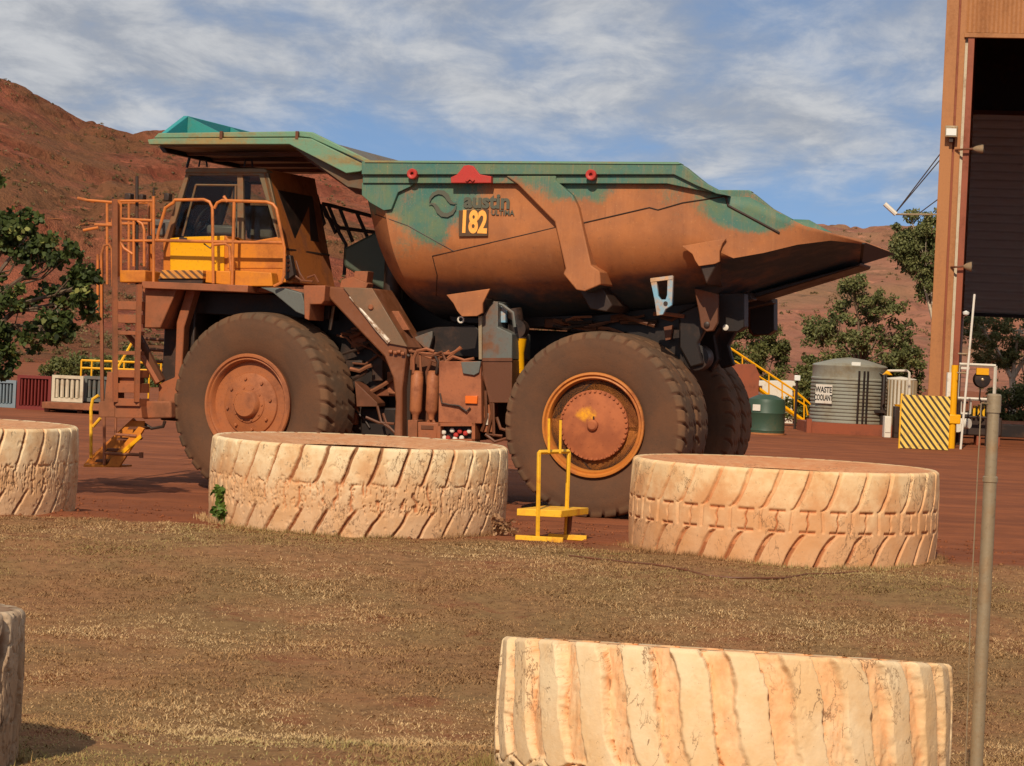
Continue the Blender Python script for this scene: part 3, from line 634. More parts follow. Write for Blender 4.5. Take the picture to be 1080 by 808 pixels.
# longer unmown blades where the mower cannot reach, round the feet of the tyres
ex = []
for cx0, cy0, R0, cnt, hh in ((npx.x - .01, 14.0, 1.36, 5000, .10), (at(22, 700, 13.5).x - 1.36, 13.5, 1.36, 3500, .11), (at(826, 530, 27.6).x, 27.6, 1.81, 3200, .08), (at(379, 500, 28.5).x, 28.5, 1.81, 2600, .08), (at(1033, 600, 13.2).x, 13.2, .04, 260, .10)):
    a2 = math.pi + rng.random(cnt) * math.pi; rr2 = R0 + np.abs(rng.normal(size=cnt)) * .05; X2 = cx0 + rr2 * np.cos(a2); Y2 = cy0 + rr2 * np.sin(a2)
    ok = fbm(X2 * 2.2, Y2 * 2.2, 3, 77) > .40; ex.append(np.stack([X2, Y2, np.full(cnt, hh)], -1)[ok])
ex = np.concatenate(ex); ne = len(ex); az2 = rng.random(ne) * 2 * np.pi; ln2 = .15 + rng.random(ne) * .8
p = np.concatenate([p, np.stack([ex[:, 0], ex[:, 1], ground_z(ex[:, 0], ex[:, 1]) - .004], -1)])
d = np.concatenate([d, np.stack([np.cos(az2) * np.sin(ln2), np.sin(az2) * np.sin(ln2), np.cos(ln2)], -1)]); sdv = np.concatenate([sdv, np.stack([-np.sin(az2), np.cos(az2), 0 * az2], -1)])
h = np.concatenate([h, ex[:, 2] * (.35 + .8 * rng.random(ne))]); wd = np.concatenate([wd, np.full(ne, .0035)]); gx = np.concatenate([gx, ex[:, 0]]); gy = np.concatenate([gy, ex[:, 1]]); n = n + ne
V = np.stack([p - sdv * wd[:, None], p + sdv * wd[:, None], p + d * h[:, None]], 1).reshape(-1, 3)
me = raw_mesh('grass', V, np.arange(n * 3).reshape(-1, 3)); tn = np.clip(rng.random(n) * .55 + (fbm(gx * .55, gy * .55, 4, 64) - .5) * 1.5 + .30, 0, 1); attr(me, 'tone', np.repeat(tn, 3)); attr(me, 'green', np.repeat(np.clip((1 - sstep(13.6, 16.4, gy + (fbm(gx * .8, gy * .8, 3, 66) - .5) * 3)) * .9 + sstep(.53, .66, fbm(gx * .5, gy * .5, 4, 67)) * .6, 0, .85) * rng.random(n), 3))
tag(link('dry_grass', me, M['grass2'], smooth=0), 'dry brown mown grass covering the verge', 'grass', kind='stuff')
# small stones and clods on the bare soil along the crest
def stones(name, label, n, x0, x1, y0, y1, smin, smax, mat, seed):
    r = np.random.default_rng(seed); X = x0 + (x1 - x0) * r.random(n); Y = y0 + (y1 - y0) * r.random(n); s = smin + (smax - smin) * r.random(n) ** 3
    base = np.array([[1, 0, 0], [-1, 0, 0], [0, 1, 0], [0, -1, 0], [0, 0, .7], [0, 0, -.5]], float)
    f = np.array([[0, 2, 4], [2, 1, 4], [1, 3, 4], [3, 0, 4], [2, 0, 5], [1, 2, 5], [3, 1, 5], [0, 3, 5]])
    a = r.random(n) * 6.28; c, q = np.cos(a), np.sin(a)
    B = base[None] * (0.6 + .8 * r.random((n, 6, 1))) * s[:, None, None]
    V = np.stack([B[..., 0] * c[:, None] - B[..., 1] * q[:, None] + X[:, None], B[..., 0] * q[:, None] + B[..., 1] * c[:, None] + Y[:, None], B[..., 2] + ground_z(X, Y)[:, None] + s[:, None] * .15], -1)
    me = raw_mesh(name, V.reshape(-1, 3), (f[None] + np.arange(n)[:, None, None] * 6).reshape(-1, 3))
    tag(link(name, me, mat, smooth=0), label, 'gravel', kind='stuff')
stones('gravel', 'small stones and clods on the bare red soil along the verge crest', 5200, -7.5, 7.5, 25.8, 37.5, .006, .038, M['ground'], 71)
# a tuft of weed against the left end of the cracked tyre, dry tufts at the other tyres
def tuft(label, x, y, n, h, sp, mat, seed, z=None):
    r = np.random.default_rng(seed); z0 = gz(x, y) if z is None else z
    t = tag(bpy.data.objects.new('weed_tuft', None), label, 'weed'); bpy.data.objects.remove(t)
    cs = [(r.normal() * sp, r.normal() * sp, h * (.15 + .85 * r.random())) for _ in range(n)]
    V, Fc, tone = leaf_cloud(cs, [0.05] * n, 9, 0.065, seed, .55)
    m = MB()
    me = raw_mesh('weed_tuft', V, Fc); attr(me, 'tone', tone) if len(me.vertices) == len(tone) else None
    o = link('weed_tuft', me, mat, smooth=0); o.location = (x, y, z0); return tag(o, label, 'weed')
wp = at(233, 540, 27.55); tuft('small green leafy weed growing up the left end of the cracked cream tyre', wp.x, wp.y, 26, 0.42, .055, M['weed'], 81)
wp = at(530, 560, 27.6); tuft('small dull green weed at the foot of the cracked tyre by the yellow step', wp.x, wp.y, 16, 0.2, .07, M['grass'], 82)

# hose lying in the grass
hp = [ground(x, y, 0.5) for x, y in ((600, 583), (660, 590), (690, 593), (722, 600), (745, 604), (772, 606), (800, 607), (828, 606.5), (850, 604), (880, 602), (905, 599))]
m = MB(); m.tube([(q.x, q.y, gz(q.x, q.y) + .008) for q in hp], 0.011, 8)
tag(m.build('hose', M['brown']), 'thin brown hose lying in the dry grass in front of the smooth peach tyre', 'hose')

# ---------------------------------------------------------------- yellow step with handrail
b = ground(582, 575, 0.46); s = b.y / F
t = empty('step_platform', 'small yellow metal step with a tall handrail between the two cream tyres', 'step', (b.x, b.y, gz(b.x, b.y)), rad(-8))
def q2(px, py, dy=0.0):     # pixel to the step's own frame
    p = at(px, py, b.y + dy) - Vector(t.location); return Matrix.Rotation(-rad(-8), 3, 'Z') @ p
fL, fR, tL, tR = q2(567, 571), q2(597, 562, .45), q2(568.5, 477), q2(600, 476, .45)
m = MB()
for a, c in ((fL, tL), (fR, tR)): m.tube([(a.x, a.y, 0), (c.x, c.y, c.z)], 0.026, 4)
m.tube([tL, tR], 0.028, 4); m.build('handrail_frame', M['ystand'], t, 0.005)
bk = MB()
r1, r2 = q2(579, 476), q2(591, 476)
for a, top in ((r1, q2(579, 440)), (r2, q2(591.5, 441))): bk.tube([(a.x, tL.y + .02, tL.z), (top.x, tL.y + .02, tL.z + (top.z - a.z))], 0.016, 6)
bk.build('rear_rail', M['ystand'], t)
pa, pb, pc, pd = q2(545, 541), q2(592, 545), q2(621, 533, .75), q2(574, 530, .75)
m = MB(); zt = (pa.z + pb.z) / 2 + .06
m.add([(pa.x, pa.y, zt), (pb.x, pb.y, zt), (pc.x, pc.y, zt), (pd.x, pd.y, zt), (pa.x, pa.y, zt - .08), (pb.x, pb.y, zt - .08), (pc.x, pc.y, zt - .08), (pd.x, pd.y, zt - .08)],
      [(0, 1, 2, 3), (7, 6, 5, 4), (0, 4, 5, 1), (1, 5, 6, 2), (2, 6, 7, 3), (3, 7, 4, 0)])
m.build('tread', M['ystand'], t, 0.006)
m = MB(); m.box((fL.x + .02, fL.y, .03), (0.55, .09, .06)); m.build('foot', M['ystand'], t, 0.005)
m = MB(); m.box((fR.x + .02, fR.y, .03), (0.45, .08, .06)); m.build('foot', M['ystand'], t, 0.005)
m = MB(); m.tube([(fR.x + .03, fR.y, .03), (fR.x + .04, fR.y, zt - .06)], .03, 6); m.build('leg', M['brown'], t)

# ---------------------------------------------------------------- near metal post
pb_ = at(1027, 860, 13.2); g0 = gz(pb_.x, 13.2)
top = at(1043, 416, 13.2)
t = empty('metal_post', 'tall capped galvanised pipe post beside the nearest cream tyre', 'post', (pb_.x, 13.2, g0))
m = MB(); H = top.z - g0; zj = at(1038, 505, 13.2).z - g0
m.lathe([(0.037, -.2), (0.037, zj), (0.033, zj + .005), (0.033, H)], n=20); m.build('pipe', M['galv'], t)
m = MB(); m.lathe([(0.040, H - .10), (0.040, H - .005), (.033, H + .004), (0, H + .006)], n=20); m.build('cap', M['galv'], t)
m = MB(); m.lathe([(0.036, zj - .02), (0.042, zj - .016), (0.042, zj + .012), (0.036, zj + .016)], n=20); m.build('collar', M['galv'], t)
m = MB(); m.tube([(-.075, -.02, H - .05), (-.078, -.02, H * .5), (-.06, -.02, .0)], .0035, 5); m.tube([(-.075, -.02, H - .05), (-.03, -.02, H - .05)], .0035, 5); m.build('tie_wire', M['galv'], t)

# ---------------------------------------------------------------- shed at the right
SY = rad(12); S0 = ground(976, 470)
shed = empty('workshop_shed', 'tall ochre steel workshop shed with a half raised dark roller door', 'shed', S0, -SY)
Sx = Vector((math.cos(SY), -math.sin(SY), 0)); Sy_ = Vector((math.sin(SY), math.cos(SY), 0))
def SP(px, py, bb=0.0):     # pixel to the shed's frame on the plane at depth bb
    d = ray(px, py); tt = ((S0 + Sy_ * bb - CAM).dot(Sy_)) / d.dot(Sy_); p = CAM + d * tt - S0; return Vector((p.dot(Sx), bb, p.z))
HT = 23.0; zl = SP(1045, 37).z
def corrug(x0, x1, z0, z1, y, pitch, dep, vert=True, thick=.05):
    m = MB(); n = int((x1 - x0) / pitch * 4) if vert else int((z1 - z0) / pitch * 4); a = []
    for i in range(n + 1):
        f = i / n; o = dep * (0, 1, 1, 0)[i % 4]; a.append((f, o))
    vs = []
    for f, o in a:
        if vert: x = x0 + (x1 - x0) * f; vs += [(x, y - o, z0), (x, y - o, z1)]
        else: z = z0 + (z1 - z0) * f; vs += [(x0, y - o, z), (x1, y - o, z)]
    fs = [(2 * i, 2 * i + 2, 2 * i + 3, 2 * i + 1) if vert else (2 * i, 2 * i + 1, 2 * i + 3, 2 * i + 2) for i in range(len(a) - 1)]
    return m.add(vs, fs)
xa = SP(1020, 60).x; 
m = MB(); m.ab((0, 0, 0), (.42, .5, HT)); m.build('corner_column', M['shed'], shed, .01)
m = MB(); m.ab((.42, .12, 0), (.50, .5, HT)); m.build('shadow_gap_trim', M['oxide'], shed)
m = MB(); m.ab((.50, .02, 0), (.70, .5, HT)); m.build('cladding_strip', M['shed'], shed, .01)
m = MB(); m.ab((.70, .15, 0), (.80, .5, zl)); m.build('guide_channel', M['dullwhite'], shed)
m = MB(); m.ab((.80, -.02, 0), (1.02, .6, zl)); m.build('door_jamb', M['oxide'], shed, .01)
m = MB(); m.ab((.70, 0.03, zl), (14.2, .5, HT)); m.build('fascia_panel', M['shed'], shed)
corrug(.72, 14.1, zl + .08, HT, 0.02, .30, .035).build('fascia_cladding', M['shed'], shed, smooth=0)
m = MB(); m.ab((.66, -.08, zl - .10), (14.3, .10, zl + .06)); m.build('lintel_flashing', M['shed'], shed, .01)
m = MB(); m.ab((0.02, .5, 0), (.30, 36.2, HT)); m.ab((13.9, .5, 0), (14.2, 36.2, HT)); m.build('side_wall', M['shed'], shed)
m = MB(); m.ab((-.2, -.2, HT), (14.4, 36.4, HT + .25)); m.build('roof', M['shed'], shed)
zr0 = SP(1045, 331, 35).z; zr1 = SP(1045, 119, 35).z
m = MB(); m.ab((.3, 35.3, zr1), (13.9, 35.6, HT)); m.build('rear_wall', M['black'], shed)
corrug(.3, 13.9, zr0, zr1, 35.1, .42, .12, False).build('roller_door', M['curtain'], shed, smooth=0)
m = MB(); m.ab((.3, 34.95, zr1 - .1), (13.9, 35.3, zr1 + .12)); m.build('roller_box', M['brown'], shed)
m = MB(); m.ab((.3, 34.95, zr0 - .15), (13.9, 35.2, zr0 + .02)); m.build('bottom_bar', M['dark'], shed)
m = MB(); m.ab((13.0, 0.0, 0), (13.9, .5, zl)); m.build('door_jamb', M['oxide'], shed)
# lamps on the column
def shed_lamp(name, label, px, py, wpx, hpx, arm, kind):
    p = S0 + Sx * SP(px, py, -.25).x + Sy_ * -.25 + Vector((0, 0, SP(px, py, -.25).z)); k = p.y / F
    t = empty(name, label, 'lamp', p, -SY); w_, h_ = wpx * k, hpx * k
    m = MB()
    if kind == 'box':
        m.box((0, 0, 0), (w_, .3, h_)); m.build('housing', M['galv'], t, .02)
        m = MB(); m.box((0, -.16, -.02), (w_ * .8, .02, h_ * .6)); m.build('lens', M['lampglass'], t)
        m = MB(); m.box((0, .1, -h_ * .7), (w_ * .3, .3, h_ * .4)); m.build('bracket', M['dark'], t)
    else:
        m.lathe([(.04, 0), (h_ * .35, .1), (h_ * .55, w_ * .5), (h_ * .5, w_ * .55)], axis='X', n=14); m.build('housing', M['galv'], t)
        m = MB(); m.lathe([(h_ * .48, w_ * .56), (0, w_ * .57)], axis='X', n=14); m.build('lens', M['lampglass'], t)
        m = MB(); m.tube([(0, 0, 0), (-w_ * arm * .6, .02, -.03), (-w_ * arm, .25, -.03)], .04, 6); m.build('arm', M['brown'], t)
    return t
shed_lamp('wall_lamp', 'square box lamp high on the outer shed column', 1003.5, 139, 13, 12, 0, 'box')
shed_lamp('floodlight', 'upper grey floodlight on a short arm at the edge of the dark doorway', 1026, 157, 20, 9, .9, 'f')
shed_lamp('floodlight', 'lower grey floodlight on the door jamb below the upper one', 1016, 281, 16, 10, .8, 'f')
# antenna with stays left of the column
ap = ground(978, 470); aY = S0.y + .3
t = empty('camera_boom', 'white camera on a stayed boom reaching left from the shed column', 'camera', at(985, 222, aY))
def la(px, py): return at(px, py, aY) - Vector(t.location)
m = MB(); m.tube([la(1000, 226.5), la(942, 226)], .035, 6); m.build('boom', M['galv'], t)
for e in ((1001, 150), (1002, 156)): m = MB(); m.tube([la(944, 225), la(*e)], .022, 5); m.build('stay', M['dark'], t)
m = MB(); m.tube([la(933, 215), la(945, 226)], .085, 8); m.build('camera_body', M['white'], t)
m = MB(); m.tube([la(968, 226), la(999, 203)], .02, 5); m.build('stay', M['dark'], t)

# striped guard board
hb = ground(949, 473); k = hb.y / F
t = empty('hazard_board', 'yellow and black diagonally striped guard board at the foot of the shed column', 'guard board', hb, -rad(4))
m = MB(); m.ab((0, 0, .02), (50.5 * k, .08, 57 * k)); m.build('panel', M['hazard'], t)
m = MB(); m.ab((-.04, .08, 0), (.05, .2, 58 * k)); m.ab((49 * k, .08, 0), (50 * k, .2, 58 * k)); m.build('frame', M['ystand'], t)
# yellow bollard post beside the jamb
yb = ground(1003, 473); k = yb.y / F
t = empty('guard_column', 'slim yellow guard column against the shed door jamb', 'bollard', yb)
m = MB(); m.tube([(0, 0, 0), (0, 0, 88 * k)], .12, 10); m.build('tube', M['yellow'], t)
m = MB(); m.ab((-.22, -.15, 26 * k), (.26, .16, 36 * k)); m.build('bracket', M['yellow'], t, .03)
m = MB(); m.ab((-.26, -.1, 0), (-.13, .1, 80 * k)); m.build('channel', M['white'], t)
# white slender pole with a small lamp
wb = ground(1006, 473); k = wb.y / F
t = empty('white_pole', 'slender white pole with a small round lamp in the shed doorway', 'pole', wb + Vector((.12, -.6, 0)))
m = MB(); m.tube([(0, 0, 0), (.22, 0, 163 * k)], .04, 8); m.build('pole', M['white'], t)
m = MB(); m.lathe([(0, -.12), (.1, -.06), (.12, .02), (0, .08)], origin=(-.06, -.1, 143 * k), n=12); m.build('lamp', M['lampglass'], t)
m = MB(); m.tube([(.06, 0, 80 * k), (-.25, 0, 80 * k)], .03, 6); m.tube([(.08, 0, 100 * k), (-.25, 0, 100 * k)], .03, 6); m.build('clamp', M['galv'], t)
# gauge stand in the doorway
fb = ground(1027, 470); k = fb.y / F
t = empty('gauge_stand', 'white framed stand with a black hose reel and yellow plate in the doorway', 'hose reel stand', fb)
m = MB(); zB, zT, xl, xr = 49 * k, 85 * k, -20 * k, 19 * k
for a, c in (((xl, zB), (xr, zB)), ((xl, zT), (xr, zT)), ((xl, zB), (xl, zT)), ((xr, zB), (xr, zT))): m.tube([(a[0], 0, a[1]), (c[0], 0, c[1])], .06, 4)
m.build('frame', M['white'], t)
m = MB(); m.tube([(xl + .1, .05, 0), (xl + .1, .05, zB)], .06, 6); m.tube([(xr - .2, .05, 0), (xr - .2, .05, zB)], .06, 6); m.tube([(xl, .05, 30 * k), (xr, .05, 30 * k)], .05, 6); m.build('legs', M['dark'], t)
m = MB(); m.lathe([(0, -.16), (8 * k, -.14), (9 * k, -.05), (9 * k, .1), (0, .12)], origin=(5 * k, 0, 70 * k), axis='Y', n=24, flip=True); m.build('reel', M['black'], t)
m = MB(); m.ab((-2 * k, -.2, 75 * k), (11 * k, -.1, 82 * k)); m.build('plate', M['yellow'], t)
m = MB(); m.ab((-18 * k, -.1, 80 * k), (-9 * k, -.05, 82.5 * k)); m.build('tag_plate', M['white'], t)
m = MB(); m.lathe([(0, -.2), (1.5 * k, -.18), (1.5 * k, -.14)], origin=(5 * k, 0, 70 * k), axis='Y', n=12, flip=True); m.build('hub', M['galv'], t)
m = MB(); m.tube([(4 * k, 0, 60 * k), (3 * k, -.1, 50 * k), (8 * k, -.1, 40 * k), (2 * k, 0, 30 * k)], .03, 6); m.build('hose', M['black'], t)
# pump unit with smaller frame
t = empty('pump_unit', 'dark pump unit with small white framed box below the hose reel', 'pump', fb + Vector((.1, .5, 0)))
m = MB(); m.ab((-.5, 0, .35), (1.0, .8, 1.05)); m.build('body', M['dark'], t, .05)
m = MB()
for a, c in (((-18, 33), (-8, 33)), ((-18, 48), (-8, 48)), ((-18, 33), (-18, 48)), ((-8, 33), (-8, 48))): m.tube([(a[0] * k, -.4, a[1] * k), (c[0] * k, -.4, c[1] * k)], .045, 4)
m.build('small_frame', M['white'], t)
m = MB(); m.ab((-16 * k, -.35, 36 * k), (-10 * k, -.2, 46 * k)); m.build('meter', M['brown'], t)
for i in range(4): m = MB(); m.tube([((-2 + 5 * i) * k, -.1, 1.0), ((-2 + 5 * i) * k, -.1, 1.45)], .05, 6); m.build('pipe', M['ystand'], t)
m = MB(); m.ab((-.6, .05, 0), (-.45, .6, .4)); m.ab((.8, .05, 0), (.95, .6, .4)); m.ab((.1, .05, 0), (.25, .6, .4)); m.build('feet', M['oxide'], t)
for px_, py_, rr, lab in ((1010, 449, 7.5, 'round white drum end beside the yellow guard column'), (1022, 447, 5.5, 'smaller tilted white drum end right of the round one')):
    p = at(px_, py_, fb.y - .5); o = MB().lathe([(0, -.02), (rr * k * .9, -.02), (rr * k, .03), (rr * k, .5), (rr * k * .9, .52), (0, .52)], axis='Y', n=24, flip=True).build('drum', M['white'])
    o.location = p; o.rotation_euler = (0, 0, rad(10 if rr > 7 else 50)); tag(o, lab, 'drum', 'white drums by the pump')
p = ground(1085, 470); m = MB(); m.ab((-2.2, 0, .12), (3, 1.2, .62)); m.ab((-2.0, .2, 0), (-1.8, 1, .12)); m.ab((2.6, .2, 0), (2.8, 1, .12)); o = m.build('trough', M['black'], None, .02); o.location = p + Vector((0, 6, 0))
tag(o, 'low black trough on the ground across the shed doorway', 'trough')

# ---------------------------------------------------------------- tanks and stair
tb = ground(893, 458); tb.y += 1.6; tb.x *= tb.y / (tb.y - 1.6); k = tb.y / F
t = empty('coolant_tank', 'large ribbed grey tank with the waste coolant sign', 'tank', tb)
Rt = 39 * k; Ht = 72 * k
prof = [(Rt, 0)]
nr = 15
for i in range(nr):
    z0 = Ht * .02 + Ht * .78 * i / nr; dz_ = Ht * .78 / nr
    prof += [(Rt, z0), (Rt + .045, z0 + dz_ * .25), (Rt + .045, z0 + dz_ * .6), (Rt, z0 + dz_ * .85)]
prof += [(Rt, Ht * .94), (Rt * 1.012, Ht * .95), (Rt * 1.012, Ht * .965), (Rt * .96, Ht * .985), (Rt * .45, Ht * 1.06), (Rt * .12, Ht * 1.085), (0, Ht * 1.09)]
MB().lathe(prof, n=72).build('shell', M['ctank'], t, smooth=50)
for a in (-.02, .05, .10): m = MB(); x = Rt * (a * 2 + .15); y = -math.sqrt((Rt + .09) ** 2 - x * x); m.tube([(x, y, 0), (x, y, Ht * .9)], .045, 6); m.build('pipe', M['black'], t)
x = Rt * .82; y = -math.sqrt((Rt + .12) ** 2 - x * x); m = MB(); m.tube([(x - .3, y + .1, Ht * .9), (x, y, Ht * .86), (x, y, Ht * .1)], .09, 8); m.build('overflow_pipe', M['black'], t)
m = MB(); m.box((x - .1, y - .1, Ht * .33), (.5, .25, .12)); m.build('valve', M['black'], t)
m = MB(); m.box((Rt * .02, -Rt * .9, Ht * 1.0), (.35, .3, .14)); m.build('vent', M['lampglass'], t)
sx = at(870, 417, tb.y - Rt).x - tb.x; sxx = sx; sz = at(870, 417, tb.y - Rt).z - tb.z
ang = math.asin(max(-1, min(1, sxx / (Rt + .1)))); nx = Vector((math.sin(ang), -math.cos(ang), 0)); tx = Vector((math.cos(ang), math.sin(ang), 0))
c0 = nx * (Rt + .09) + Vector((0, 0, sz)); k2 = (tb.y - Rt) / F; sw, sh_ = 22 * k2, 20 * k2
m = MB(); m.box(c0, (sw, .03, sh_), rz=ang); sg = m.build('sign_board', M['white'], t)
for ln, dz_ in (('WASTE', .21), ('COOLANT', -.21)):
    text_mesh(ln, sh_ * .43, 'sign_lettering', M['blackink'], sg, c0 + nx * .02 + Vector((0, 0, dz_ * sh_)), tx, (0, 0, 1), .003, sx=(0.78 if ln == 'WASTE' else 0.58), bold=.008)
m = MB(); bx = ground(888, 464); m.ab((-49 * k, -.15, 0), (49 * k, 2 * Rt + .6, .42)); m.ab((-51 * k, -.3, 0), (-46 * k, 0, .55)); o = m.build('bund', M['oxide']); o.location = (tb.x + .05, tb.y - Rt - .4, .0)
tag(o, 'low red brown bund wall under the grey coolant tank', 'bund')
for ch in list(t.children): pass
t.location.z = 0.05
gb = ground(810, 459); gb.y += 1; k = gb.y / F; Rg = 20 * k
t = empty('green_tank', 'squat dark green tank with a small white label behind the truck tyres', 'tank', gb)
MB().lathe([(Rg, 0), (Rg, .12), (Rg * 1.02, .15), (Rg, .2), (Rg, 22 * k), (Rg * 1.02, 22.6 * k), (Rg, 23.3 * k), (Rg, 33 * k), (Rg * .93, 37 * k), (Rg * .5, 41 * k), (Rg * .2, 42 * k), (0, 42 * k)], n=48).build('shell', M['gtank'], t)
m = MB(); m.box((-Rg * .6, -Rg * .83, 28 * k), (9 * k, .03, 6.5 * k), rz=-.64); m.build('label_plate', M['white'], t)
m = MB(); m.lathe([(Rg * 1.05, -.01), (Rg * 1.05, .06)], n=40); m.build('base_slab', M['soil'], t)
# yellow stair with rails running down behind the truck
sY = 101.0
t = empty('yellow_stair', 'yellow handrailed steel stair descending behind the green tank', 'stair', (at(852, 450, sY).x, sY, 0))
def ls(px, py, dy=0): return at(px, py, sY + dy) - Vector(t.location)
for dy in (0, 1.0):
    m = MB(); m.tube([ls(735, 366, dy), ls(770, 367, dy), ls(838, 412, dy), ls(857, 428, dy), ls(857, 450, dy)], .05, 6); m.build('handrail', M['yellow'], t)
    m = MB(); m.tube([ls(735, 376, dy), ls(770, 378, dy), ls(850, 428, dy), ls(852, 438, dy)], .04, 6); m.build('mid_rail', M['yellow'], t)
    m = MB(); m.tube([ls(735, 388, dy), ls(772, 390, dy), ls(850, 446, dy)], .09, 4); m.build('stringer', M['yellow'], t)
    for px_ in (748, 760, 770, 783, 797, 811, 825, 838, 848):
        yt = np.interp(px_, [735, 770, 838, 857], [366, 367, 412, 428]); yb2 = np.interp(px_, [735, 772, 850], [388, 390, 446])
        m = MB(); m.tube([ls(px_, yb2, dy), ls(px_, yt, dy)], .035, 5); m.build('post', M['yellow'], t)
for i in range(9):
    q = ls(772 + i * 8.6, 392 + i * 6.1); m = MB(); m.ab((q.x - .2, 0, q.z - .03), (q.x + .18, 1.0, q.z)); m.build('step', M['galv'], t)
m = MB(); q = ls(735, 388); q3 = ls(772, 390); m.ab((q.x, -.1, q3.z - .1), (q3.x, 1.1, q3.z)); m.build('landing', M['galv'], t)
for px_ in (738, 768): q = ls(px_, 390); m = MB(); m.tube([(q.x, .5, 0), (q.x, .5, q.z)], .07, 6); m.build('leg', M['yellow'], t)
# maroon hopper wall behind the wheels, pale shed roof
hY = 98.0; a_ = at(785, 425, hY)
def worldprism(name, label, cat, pts, Y, dep, mat, group=None, extra=None):
    q = [at(x, y, Y) for x, y in pts]; b_ = Vector((sum(p.x for p in q) / len(q), Y, 0)); m = MB(); m.prism([(p.x - b_.x, p.z) for p in q], 0, dep)
    o = m.build(name, mat, None, .015); o.location = b_; return tag(o, label, cat, group)
worldprism('loading_ramp', 'red brown sloping ramp wall behind the rear truck wheels', 'ramp wall', [(740, 384), (796, 384), (801, 395), (798, 452), (740, 452)], 100.4, .4, M['oxide'])
worldprism('kiosk', 'small pale flat roofed kiosk beyond the yellow stair', 'kiosk', [(800, 402), (840, 402), (840, 407), (836, 407), (836, 452), (804, 452), (804, 407), (800, 407)], 106, 3, M['white'])
# white rainwater tank, pipework and shower right of the coolant tank
wY = 92.0; k = wY / F; wt = at(952, 460, wY); wt.z = 0
t = empty('white_tank', 'small white corrugated tank right of the coolant tank', 'tank', wt + Vector((.4, 3.5, 0)))
prof = [(17 * k, 0)]
MB().lathe([(17 * k, 0), (17 * k, 60 * k), (17.5 * k, 61 * k), (16 * k, 62 * k), (0, 64 * k)], n=40).build('shell', M['white'], t)
for i in range(14): 
    a = -math.pi + math.pi * i / 13; m = MB(); m.tube([(17.1 * k * math.cos(a), 17.1 * k * math.sin(a), .1), (17.1 * k * math.cos(a), 17.1 * k * math.sin(a), 60 * k)], .04, 5); m.build('rib', M['galv'], t)
t = empty('emergency_shower', 'emergency shower pipe with a yellow rose beside the white tank', 'shower', wt + Vector((.3, 0, 0)))
def lw(px, py): return at(px, py, wY) - Vector(t.location)
m = MB(); m.tube([(lw(959, 455).x, 0, 0), lw(959, 393), lw(957, 391), lw(936, 391), lw(936, 394)], .05, 6); m.build('pipe', M['white'], t)
m = MB(); m.lathe([(.04, .12), (.1, .05), (.2, -.05), (0, -.06)], origin=lw(936, 394), n=14, flip=True); m.build('rose', M['yellow'], t)
m = MB(); m.lathe([(.05, .0), (.16, .1), (.2, .2), (0, .18)], origin=lw(948, 432), n=14); m.build('eyewash_bowl', M['yellow'], t)
m = MB(); m.tube([lw(959, 436), lw(948, 434)], .03, 6); m.build('arm', M['white'], t)
for (px_, py_, ww, hh, lab, mat) in ((936, 446, 7, 17, 'white electrical cabinet standing right of the grey coolant tank', 'white'), (945, 440, 5, 26, 'narrow dark cabinet beside the striped guard board', 'dark')):
    p = at(px_, 460, wY - 1); o = MB().ab((-ww * k / 2, 0, 0), (ww * k / 2, .5, (460 - py_ + hh * .5) * k)).build('cabinet', M[mat], None, .02); o.location = (p.x, wY - 1, 0.0)
    bpy.context.view_layer.update(); d_ = MB().ab((-ww * k * .4, -.03, .2), (ww * k * .4, 0, (460 - py_ + hh * .4) * k)).build('door', M[mat], o, .01); tag(o, lab, 'cabinet')
p = at(838, 455, 97); t = empty('light_post', 'short post with a white box lamp beside the yellow stair', 'lamp post', (p.x, 97, 0)); k = 97 / F
m = MB(); m.tube([(0, 0, 0), (0, 0, 52 * k)], .06, 6); m.build('post', M['dark'], t)
m = MB(); m.box((0, -.05, 54 * k), (.24, .2, .22)); m.build('lamp', M['lampglass'], t, .02)
p = at(966, 383, 86); 
# ---------------------------------------------------------------- containers at the left
def container(label, x0, x1, ytop, ybot, Y, mat, group, lift=0.0, pitch=.11):
    a, c = at(x0, ybot, Y), at(x1, ybot, Y); zt = at((x0 + x1) / 2, ytop, Y).z; zb = at((x0 + x1) / 2, ybot, Y).z
    t = empty('container', label, 'container', (a.x, Y, max(0.0, zb))); w_ = c.x - a.x; h_ = zt - max(0, zb)
    m = MB(); m.ab((.04, .06, .1), (w_ - .04, 2.3, h_ - .06)); m.build('box', mat, t)
    corrug(.1, w_ - .1, .14, h_ - .12, .06, pitch, .05).build('corrugated_side', mat, t, smooth=0)
    m = MB()
    for x in (0, w_ - .1): m.ab((x, -.03, 0), (x + .1, .1, h_))
    m.ab((.1, -.03, 0), (w_ - .1, .1, .12)); m.ab((.1, -.03, h_ - .1), (w_ - .1, .1, h_)); m.build('frame', mat, t)
    return t
container('maroon shipping container under the broad leaved tree', 17, 53, 396, 434, 78, M['redbox'], 'c')
container('grey blue container cut off at the left edge', -40, 16, 400, 434, 79, M['bluebox'], 'c')
container('pale cream cubical container on a steel bench left of the ladder', 54, 87, 396, 424, 77, M['dullwhite'], 'c', pitch=.16)
container('light grey container between the cream one and the ladder', 88, 118, 397, 424, 77.4, M['grey'], 'c', pitch=.16)
